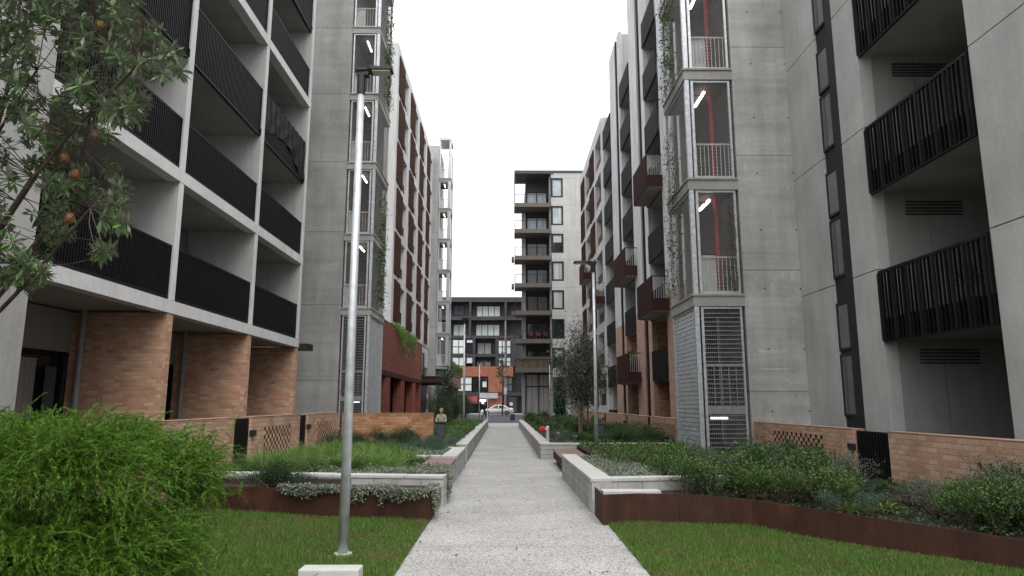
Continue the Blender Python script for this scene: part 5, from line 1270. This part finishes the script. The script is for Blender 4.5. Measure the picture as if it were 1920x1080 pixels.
fill('broad', [(5.1, 12.0), (6.0, 11), (6.1, 16.5), (5.2, 17.8)], 16, .26, (.75, 1.15), 'broad leaved shrub against the right brick wall by the louvred tower', 'shrub', 'shrubs against the right wall', .42)
fill('broad', [(2.7, 9.95), (3.4, 9.7), (4.3, 8.9), (5.2, 9.6), (3.9, 10.7), (2.6, 10.4)], 18, .27, (.68, 1.0), 'dark leafy shrub right behind the curved rusted edge', 'shrub', 'leafy shrubs behind the curved rusted edge', .33)
plant('bright', 4.25, 8.75, .27, 1.1, 'yellow green strappy plant near the black gate, nearer the rusted edge', 'strappy plant', None)
plant('bright', 4.75, 8.95, .27, 1.2, 'yellow green strappy plant near the black gate, nearer the brick wall', 'strappy plant', None)
for x, y, s_ in ((4.0, 8.72, .55), (4.35, 8.45, .5)): plant('blue', x, y, .27, s_, 'small blue green cushion shrub at the rusted edge' if x < 4.2 else 'small blue green cushion shrub at the mulch gap', 'shrub', None)
fill('grey', [(4.95, 8.0), (5.9, 7.1), (6.2, 9.4), (5.2, 9.6)], 13, .27, (.8, 1.15), 'grey green fine leaved shrub below the bricks at right', 'shrub', 'grey green shrubs below the right bricks', .34)
fill('broad', [(4.95, 7.7), (5.6, 6.9), (6.0, 7.4), (5.3, 8.3)], 9, .26, (.6, .8), 'leafy green shrub at the right end of the curved rusted edge', 'shrub', 'leafy shrubs at the right end of the rusted edge', .3)
fill('shoots', [(5.6, 7.2), (6.2, 6.4), (6.3, 8.6), (5.9, 8.7)], 10, .27, (.85, 1.1), 'upright leafy shoots rising before the bricks at far right', 'leafy plant', 'upright shoots at far right', .3)
fill('blue', [(5.4, 6.6), (6.1, 5.4), (6.2, 6.6), (5.8, 7.2)], 7, .26, (.8, 1.0), 'blue green shrub low at the right picture edge', 'shrub', 'blue green shrubs at the right edge', .3)
fill('shoots', [(4.6, 10.2), (5.6, 9.9), (5.9, 11.5), (4.9, 12)], 7, .27, (.8, 1.0), 'tall leafy shoots left of the black gate', 'leafy plant', 'leafy shoots left of the black gate', .35)
# right far bed
fill('grey', [(1.4, 20.95), (2.2, 20.95), (2.2, 26), (1.4, 26)], 12, .38, (.5, .8), 'low grey green shrub by the red valve', 'shrub', 'low grey shrubs by the red valve', .4)
fill('broad', [(2.3, 21.0), (4.9, 21.0), (4.9, 26), (2.3, 26)], 24, .38, (.5, .8), 'leafy shrub under the young gum tree', 'shrub', 'leafy shrubs under the gum tree', .5)
fill('dark', [(3.2, 21.3), (4.9, 21.0), (4.9, 27), (3.6, 27)], 12, .38, (.55, .95), 'dark shrub before the far perforated wall', 'shrub', 'dark shrubs before the far perforated wall', .6)
fill('blue', [(1.6, 21.2), (4.0, 21.2), (4.0, 23.2), (1.6, 23.2)], 12, .38, (.5, .75), 'small blue shrub along the wall below the red valve', 'shrub', 'small blue shrubs along the crossing wall', .4)
fill('broad', [(1.3, 27), (4.9, 27), (4.9, 49), (1.2, 49)], 34, .38, (.55, .95), 'leafy shrub in the long far right bed', 'shrub', 'leafy shrubs of the long right bed', .9)
fill('glossy', [(1.4, 27), (4.9, 27), (4.9, 49), (1.3, 49)], 16, .38, (.6, 1.0), 'larger leaved shrub in the long far right bed', 'shrub', 'larger leaved shrubs of the long right bed', 1.1)
for k in list(PR):                                     # prototypes never planted are dropped
    for i, p in enumerate(PR[k]):
        if (k, i) not in USED:
            for ch in list(p.children): bpy.data.objects.remove(ch)
            bpy.data.objects.remove(p)
# mats of uncountable ground cover
def mat(poly, n, z, leaf, m, label, hz=.06, up=.7, w=.9):
    q = scatter(poly, n); P = np.column_stack([q, z+np.abs(RNG.normal(size=n))*hz*(.6+.5*np.sin(q[:, 0]*6)*np.sin(q[:, 1]*5))])
    D = unit(RNG.normal(size=(n, 3))*np.array([1, 1, .35])+np.array([0, 0, up]))
    return tag(leaves_obj('ground_cover', P, D, RNG.uniform(.7, 1.3, n)*leaf, RNG.uniform(.7, 1.2, n)*leaf*w, m, fold=.1, widest=.55), label, 'ground cover', None, 'stuff')
mat([(-5.1, 11.9), (-1.4, 11.6), (-1.65, 12.3), (-1.65, 15), (-1.5, 21.9), (-5.1, 21.9)], 16000, .40, .045, 'lf_broad', 'low green ground cover under the grasses of the left bed')
mat([(1.6, 10.9), (6.2, 9.8), (6.3, 18), (2.7, 15.3), (1.6, 15.1)], 15000, .32, .045, 'lf_dark', 'low dark ground cover between the shrubs of the right bed')
mat([(2.1, 15.7), (5.0, 15.2), (5.0, 20.3), (2.1, 20.3)], 7500, .42, .045, 'lf_broad', 'low green ground cover behind the right bench')
mat([(1.3, 20.8), (5.1, 20.8), (5.1, 49.5), (1.2, 49.5)], 24000, .42, .07, 'lf_creeper', 'low green ground cover of the long right bed')
mat([(-7.5, 22.4), (-1.4, 22.4), (-1.42, 32.5), (-7.5, 32.5)], 11000, .41, .07, 'lf_creeper', 'low green ground cover of the far left bed')
mat([(-7.5, 35.7), (-1.45, 35.7), (-1.45, 49.5), (-7.5, 49.5)], 12000, .41, .07, 'lf_creeper', 'low green ground cover of the last left bed')
mat([(2.4, 9.8), (3.4, 9.5), (4.2, 8.3), (5.1, 7.1), (6.2, 5.0), (6.3, 9.6), (3.9, 10.7), (2.5, 10.4)], 5200, .275, .035, 'lf_dark', 'scattered low leaves on the mulch behind the curved edge', hz=.03)
mat([(1.56, 10.76), (2.5, 10.9), (2.6, 12.6), (2.0, 13.8), (1.9, 15.1), (1.53, 15.1)], 9500, .44, .036, 'lf_silver', 'silver carpet plant inside the nearest right planter wall', hz=.04)
mat([(-2.5, 15.35), (-1.40, 15.35), (-1.40, 18.1), (-2.2, 18.1)], 4500, .44, .038, 'lf_silver', 'silver carpet plant in the planter past the left bench', hz=.04)
mat([(-2.4, 18.75), (-1.45, 18.75), (-1.48, 23.5), (-2.2, 23.5)], 5000, .42, .042, 'lf_silver', 'silver carpet plant along the far left wall', hz=.04)
mat([(1.3, 20.75), (2.0, 20.75), (1.7, 25), (1.28, 25)], 3500, .42, .042, 'lf_silver', 'silver carpet plant by the red valve', hz=.04)
mat([(-3.1, 11.72), (-1.25, 11.5), (-1.25, 12.2), (-1.7, 12.4), (-2.6, 12.1)], 7500, .45, .034, 'lf_silver', 'silver carpet plant along the top of the left block wall', hz=.045)
def trailing(label, tops, ln, n, mat_='lf_silver', dirv=(0, -1), dens=26):
    """strands spilling over an edge: tops = polyline of the edge at its top, ln(t) = hanging length along it"""
    P, D = [], []; st_ = MB()
    pl = [Vector(p) for p in tops]; cum = [0]
    for a, b_ in zip(pl[:-1], pl[1:]): cum.append(cum[-1]+(b_-a).length)
    for i in range(n):
        s_ = random.uniform(0, cum[-1]); k = max(j for j in range(len(cum)-1) if cum[j] <= s_); p = pl[k].lerp(pl[k+1], (s_-cum[k])/(cum[k+1]-cum[k]))
        t = s_/cum[-1]; l = ln(t)*random.uniform(.35, 1.0); m_ = max(4, int((l+.12)*dens*2.2))
        out = random.uniform(.015, .06); sx = random.uniform(-.05, .05)
        for j in range(m_):
            u = j/m_*(l+.14)-.14
            q = Vector(p)+Vector((dirv[0], dirv[1], 0))*(out if u > 0 else u*.9+out)+Vector((sx*max(u, 0)*2*abs(dirv[1]), sx*max(u, 0)*2*abs(dirv[0]), -max(u, 0)+(.03 if u < 0 else 0)))
            P.append(tuple(q)); D.append((random.gauss(0, .6)+dirv[0]*.7, random.gauss(0, .6)+dirv[1]*.7, random.gauss(0, .5)))
    P = np.array(P)+RNG.normal(size=(len(P), 3))*.010
    return tag(leaves_obj('trailing_plant', P, np.array(D), RNG.uniform(.6, 1.2, len(P))*.034, RNG.uniform(.6, 1.2, len(P))*.032, mat_, fold=.1, widest=.55), label, 'trailing plant', None, 'stuff')
ledge = [(-3.35, 10.41, .385), (-2.36, 10.10, .385), (-1.6, 9.88, .385), (-1.10, 9.74, .385)]
trailing('silver trailing plant hanging over the left rusted edge', ledge, lambda t: .05+.10*max(0, math.sin(t*9.5))+(.17 if .48 < t < .60 or .70 < t < .73 else 0), 430)
mat([(-3.2, 10.42), (-1.15, 9.84), (-1.15, 10.4), (-1.9, 10.6), (-3.1, 10.8)], 8000, .345, .034, 'lf_silver', 'silver carpet plant on top of the left rusted edge', hz=.03)
trailing('silver trailing plant hanging down beside the end of the left rusted edge', [(-1.05, 9.85, .385), (-1.05, 10.5, .375)], lambda t: .30, 150, dirv=(1, 0))
trailing('thick silver trailing plant hanging beside the left bench end', [(-1.02, 11.5, .49), (-1.03, 12.35, .50)], lambda t: .44, 330, dirv=(1, 0))
mat([(-1.62, 11.5), (-1.04, 11.45), (-1.04, 12.75), (-1.5, 12.5)], 3500, .475, .034, 'lf_silver', 'silver foliage spreading onto the left bench', hz=.035)
# creepers on the towers
def creeper(label, x, y, z0, z1, w, n, axis='y', out=(-1, 0), wave=1.0, mat_='lf_creeper', leaf=.07):
    T = empty('creeper', (x, y, z0), label, 'creeper'); m_ = 5; st_ = MB(); P = []
    for s_ in range(m_):
        prev = None
        for i in range(15):
            t = i/14; z = z0+(z1-z0)*t; o = (random.uniform(-.5, .5)+.3*math.sin(t*7+s_))*w*(1-.35*t)
            p = Vector((x+(o if axis == 'x' else 0)+out[0]*.05, y+(o if axis == 'y' else 0)+out[1]*.05, z))
            if prev: st_.tube(prev, p, .006, n=4, cap=False)
            prev = p
    zz = z0+(z1-z0)*RNG.beta(1.2, 1.6, n); o = RNG.normal(size=n)*w*.32*(.5+.7*np.sin(zz*2.1*wave)**2)
    P = np.column_stack([np.full(n, x)+(o if axis == 'x' else RNG.normal(size=n)*.05)+out[0]*.06, np.full(n, y)+(o if axis == 'y' else RNG.normal(size=n)*.05)+out[1]*.06, zz])
    D = RNG.normal(size=(n, 3))+np.array([out[0], out[1], -.4])
    leaves_obj('foliage', P, D, RNG.uniform(.6, 1.2, n)*leaf, RNG.uniform(.6, 1.2, n)*leaf*.7, mat_, T); st_.obj('stems', 'bark', T); return T
creeper('creeper climbing the caged side of the right tower above its louvres', 5.0, 19.7, 4.7, 9.9, 1.7, 650, leaf=.075)
creeper('creeper in the upper cage of the right tower', 5.0, 19.6, 10.9, 14.5, 1.7, 520, leaf=.085)
creeper('small creeper on the front mesh of the right tower', 6.15, 18.18, 4.6, 7.2, .25, 160, axis='x', out=(0, -1), leaf=.05)
creeper('long green creeper hanging from the left tower cage at middle height', -6.0, 32.6, 6.2, 11.8, 1.9, 1250, leaf=.11)
creeper('green creeper hanging from the top of the left tower cage', -5.98, 32.7, 16.5, 22.5, 1.9, 1050, leaf=.11)
T = empty('hanging_plant', (-7.0, 46, 6.3), 'green plant spilling over the red brick parapet', 'plant')
n = 2600; yy = RNG.uniform(43.0, 52.5, n); hang = np.abs(RNG.normal(size=n))*(.35+.35*np.sin(yy*1.3)**2)*np.clip((yy-42)/3, .3, 1.3)
leaves_obj('foliage', np.column_stack([-6.98+RNG.uniform(-.3, .10, n), yy, 6.62-hang]), RNG.normal(size=(n, 3))+np.array([.5, 0, -.8]), .22, .05, 'lf_grass', T)
T = empty('hanging_plant', (-6.1, 82, 6), 'green plant spilling over the low pale brick building', 'plant')
n = 1500; yy = RNG.uniform(73, 91, n)
leaves_obj('foliage', np.column_stack([-6.05+RNG.uniform(-.3, .12, n), yy, 6.15-np.abs(RNG.normal(size=n))*.45*(.5+np.sin(yy)**2)]), RNG.normal(size=(n, 3))+np.array([.5, 0, -.6]), .3, .12, 'lf_creeper', T)
T = empty('hedge_screen', (6.1, 79.5, 0), 'dark green clipped hedge screen beside the curtained glazing', 'hedge')
n = 5000; leaves_obj('foliage', np.column_stack([RNG.uniform(5.52, 6.78, n), 79.5+RNG.uniform(-.15, .1, n), RNG.uniform(0, 4.5, n)]), RNG.normal(size=(n, 3))+np.array([0, -1, .2]), .16, .10, 'lf_hedge', T)
# young trees
def young_tree(name, label, x, y, z, h, r, nl, mat_, leaf=(.10, .022), cz=.62, clumps=46, droop=-.5, bark_='bark_light', rz=.42):
    T = empty(name, (x, y, z), label, 'tree'); w = MB()
    prev = Vector((x, y, z-.05)); pts = [prev]
    for i in range(1, 9):
        t = i/8; q = Vector((x+.05*math.sin(t*5), y+.04*math.cos(t*4), z+h*.93*t)); w.tube(prev, q, .045*(1-t*.8)*h/3.3, .045*(1-(t+.1)*.8)*h/3.3, n=7, cap=False); prev = q; pts.append(q)
    d = rdir(clumps); C = np.array([x, y, z+h*cz])+d*np.array([r, r, h*rz])*RNG.uniform(.25, 1, clumps)[:, None]
    C[:, :2] = np.array([x, y])+(C[:, :2]-np.array([x, y]))*np.clip(1.15-.55*(C[:, [2]]-z-h*.35)/(h*.65), .35, 1.1)
    for c in C:
        b_ = min(pts, key=lambda p: abs(p.z-(c[2]-.25))); w.tube(b_, tuple(c), .014, .004, n=4, cap=False)
    k = RNG.integers(0, clumps, nl); P = C[k]+RNG.normal(size=(nl, 3))*np.array([.17, .17, .22])*r/.85
    D = RNG.normal(size=(nl, 3))*.7+np.array([0, 0, droop])
    leaves_obj('crown', P, D, RNG.uniform(.6, 1.2, nl)*leaf[0], RNG.uniform(.7, 1.2, nl)*leaf[1], mat_, T, widest=.45); w.obj('trunk', bark_, T, smooth=True); return T
young_tree('gum_tree', 'young grey leaved gum tree staked in the right bed', 2.42, 22.8, .38, 3.55, 1.0, 13000, 'lf_gum', (.12, .028), clumps=52)
for x, y, lb in ((2.33, 22.45, 'pale timber stake left of the young gum trunk'), (2.62, 22.6, 'darker timber stake right of the young gum trunk')):
    mb = MB(); mb.tube((x, y, .34), (x+.03, y, 1.62 if x < 2.5 else 1.5), .028, n=8); tag(mb.obj('tree_stake', 'timber_stake' if x < 2.5 else 'bark'), lb, 'stake')
young_tree('slender_tree', 'slender dark tree in front of the pale brick building at far left', -3.9, 45.5, .38, 3.6, .8, 2200, 'lf_dark', (.14, .06), bark_='bark')
young_tree('slender_tree', 'thin street tree with sparse leaves beside the power pole', -.6, 95, 0, 9.5, 1.0, 500, 'lf_dark', (.26, .14), bark_='bark', cz=.72, clumps=14, rz=.25)

# ---- small things on balconies, litter
for i, (x, y) in enumerate(((2.9, 80.9), (3.7, 80.8), (4.6, 81.0))):
    z = SE[5]+.5; T = empty('outdoor_chair', (x, y, z), ['red outdoor chair at the left on a lower balcony of the end block', 'red outdoor chair in the middle on a lower balcony of the end block', 'red outdoor chair nearest the windows on a lower balcony of the end block'][i], 'chair')
    mb = MB(); mb.box(x-.28, x+.28, y-.28, y+.28, z+.40, z+.46); mb.obj('seat', 'chair_red', T)
    mb = MB(); mb.box(x-.28, x+.28, y+.24, y+.29, z+.462, z+.95); mb.obj('backrest', 'chair_red', T)
    for q in (-1, 1):
        for w_ in (-1, 1): mb = MB(); mb.box(x+q*.25-.025, x+q*.25+.025, y+w_*.24-.025, y+w_*.24+.025, z+.002, z+.398); mb.obj('leg', 'chair_red', T)
def pot(x, y, z, r_, h, lab, n=260, mat_='lf_broad', pm='bin_grey'):
    T = empty('potted_plant', (x, y, z), lab, 'plant'); mb = MB(); mb.lathe((x, y, z), [(r_*.7, 0), (r_, h*.42), (r_*1.05, h*.45)], n=14); mb.obj('pot', pm, T)
    d = rdir(n, -.2); leaves_obj('foliage', np.array([x, y, z+h*.75])+d*np.array([r_*1.3, r_*1.3, h*.4])*RNG.uniform(.3, 1, n)[:, None], d+np.array([0, 0, .5]), RNG.uniform(.06, .14, n), RNG.uniform(.03, .05, n), mat_, T)
pot(7.62, 34.3, 12.83, .18, .9, 'potted plant on the highest rust balcony box'); pot(7.6, 41.6, 9.58, .16, .8, 'potted plant on the rust balcony box above the gum tree')
pot(7.6, 42.0, 3.1, .22, 1.5, 'tall bushy potted plant on the lowest rust balcony box', 420, 'lf_dark'); pot(1.6, 80.8, SE[5]+.5, .25, 1.1, 'potted plant at the open corner of a lower end block balcony')
pot(9.1, 11.9, 6.48, .2, .95, 'potted plant behind the black slats of the right middle balcony'); pot(9.0, 13.0, 3.23, .2, .9, 'potted plant behind the black slats of the right lower balcony')
T = empty('storage_box', (7.6, 56.0, 9.9), 'orange tub on a far rust balcony box', 'tub'); mb = MB(); mb.prism([(7.35, 55.3), (7.85, 55.3), (7.85, 56.4), (7.35, 56.4)], 9.88, 10.75); mb.obj('tub', 'seed_orange', T, bevel=.03)
T.name = 'storage_tub'
q = np.concatenate([scatter([(-1.0, 6), (1.3, 6), (1.2, 16), (-1.0, 16)], 46), scatter([(1.4, 6), (4.5, 6), (4.0, 7.8), (1.4, 9.3)], 26), scatter([(-4, 6), (-1.1, 6), (-1.1, 9.5), (-4, 10)], 26)])
n = len(q); tag(leaves_obj('fallen_leaves', np.column_stack([q, np.where((q[:, 0] > -1.06) & (q[:, 0] < 1.36), .008, .05)]), np.column_stack([RNG.normal(size=(n, 2)), RNG.uniform(0, .15, n)]), RNG.uniform(.03, .07, n), RNG.uniform(.015, .028, n), 'lf_brown', up=np.array([0, 0, 1.0])), 'dry fallen leaves scattered over the path and lawns', 'leaves', None, 'stuff')

# ------------------------------------------------------------------ sky, sun, camera
W = bpy.data.worlds.new('World'); SC.world = W; W.use_nodes = True
nt = W.node_tree; bg = nt.nodes['Background']
SUN_EL, SUN_AZ = R(52), R(152)
sky = nt.nodes.new('ShaderNodeTexSky'); sky.sky_type = 'NISHITA'; sky.sun_disc = False; sky.sun_elevation = SUN_EL; sky.sun_rotation = SUN_AZ; sky.dust_density = 4.0; sky.air_density = 1.0
# thin bright overcast: the sky's own light, its blue scattered out to white by the cloud sheet
hs = nt.nodes.new('ShaderNodeHueSaturation'); hs.inputs['Saturation'].default_value = .08; hs.inputs['Value'].default_value = 1.0
nt.links.new(sky.outputs[0], hs.inputs['Color'])
mxw = nt.nodes.new('ShaderNodeMix'); mxw.data_type = 'RGBA'; mxw.inputs['Factor'].default_value = .72; mxw.inputs['B'].default_value = (10.0, 10.1, 10.3, 1)
nt.links.new(hs.outputs[0], mxw.inputs['A'])
tc = nt.nodes.new('ShaderNodeTexCoord'); sx = nt.nodes.new('ShaderNodeSeparateXYZ'); nt.links.new(tc.outputs['Generated'], sx.inputs[0])
mr = nt.nodes.new('ShaderNodeMapRange'); mr.inputs['From Min'].default_value = 0; mr.inputs['From Max'].default_value = 1; mr.inputs['To Min'].default_value = .62; mr.inputs['To Max'].default_value = 1.75
nt.links.new(sx.outputs['Z'], mr.inputs['Value'])      # overcast sky: brighter overhead than at the horizon
vm = nt.nodes.new('ShaderNodeVectorMath'); vm.operation = 'SCALE'; nt.links.new(mxw.outputs['Result'], vm.inputs[0]); nt.links.new(mr.outputs[0], vm.inputs['Scale']); nt.links.new(vm.outputs[0], bg.inputs['Color']); bg.inputs['Strength'].default_value = .15
sun = bpy.data.lights.new('sun', 'SUN'); sun.energy = .9; sun.angle = R(40); sun.color = (1, .965, .92)
so = bpy.data.objects.new('sun', sun); COL.objects.link(so)
# sun in front of the camera's left shoulder, high: direction to the sun
az = SUN_AZ; v = Vector((math.sin(az)*math.cos(SUN_EL), math.cos(az)*math.cos(SUN_EL), math.sin(SUN_EL)))
so.rotation_euler = v.to_track_quat('Z', 'Y').to_euler()
cam = bpy.data.cameras.new('camera'); cam.lens = 24; cam.sensor_width = 36; cam.clip_end = 2000; cam.clip_start = .05
co = bpy.data.objects.new('camera', cam); COL.objects.link(co); co.location = (0, 0, EYE); co.rotation_euler = (math.pi/2+TH, 0, -YAW); SC.camera = co
SC.view_settings.view_transform = 'Standard'; SC.view_settings.look = 'None'; SC.view_settings.gamma = 1; SC.view_settings.exposure = .3
SC.render.engine = 'CYCLES'; SC.cycles.use_denoising = True; SC.cycles.max_bounces = 6; SC.cycles.transparent_max_bounces = 8
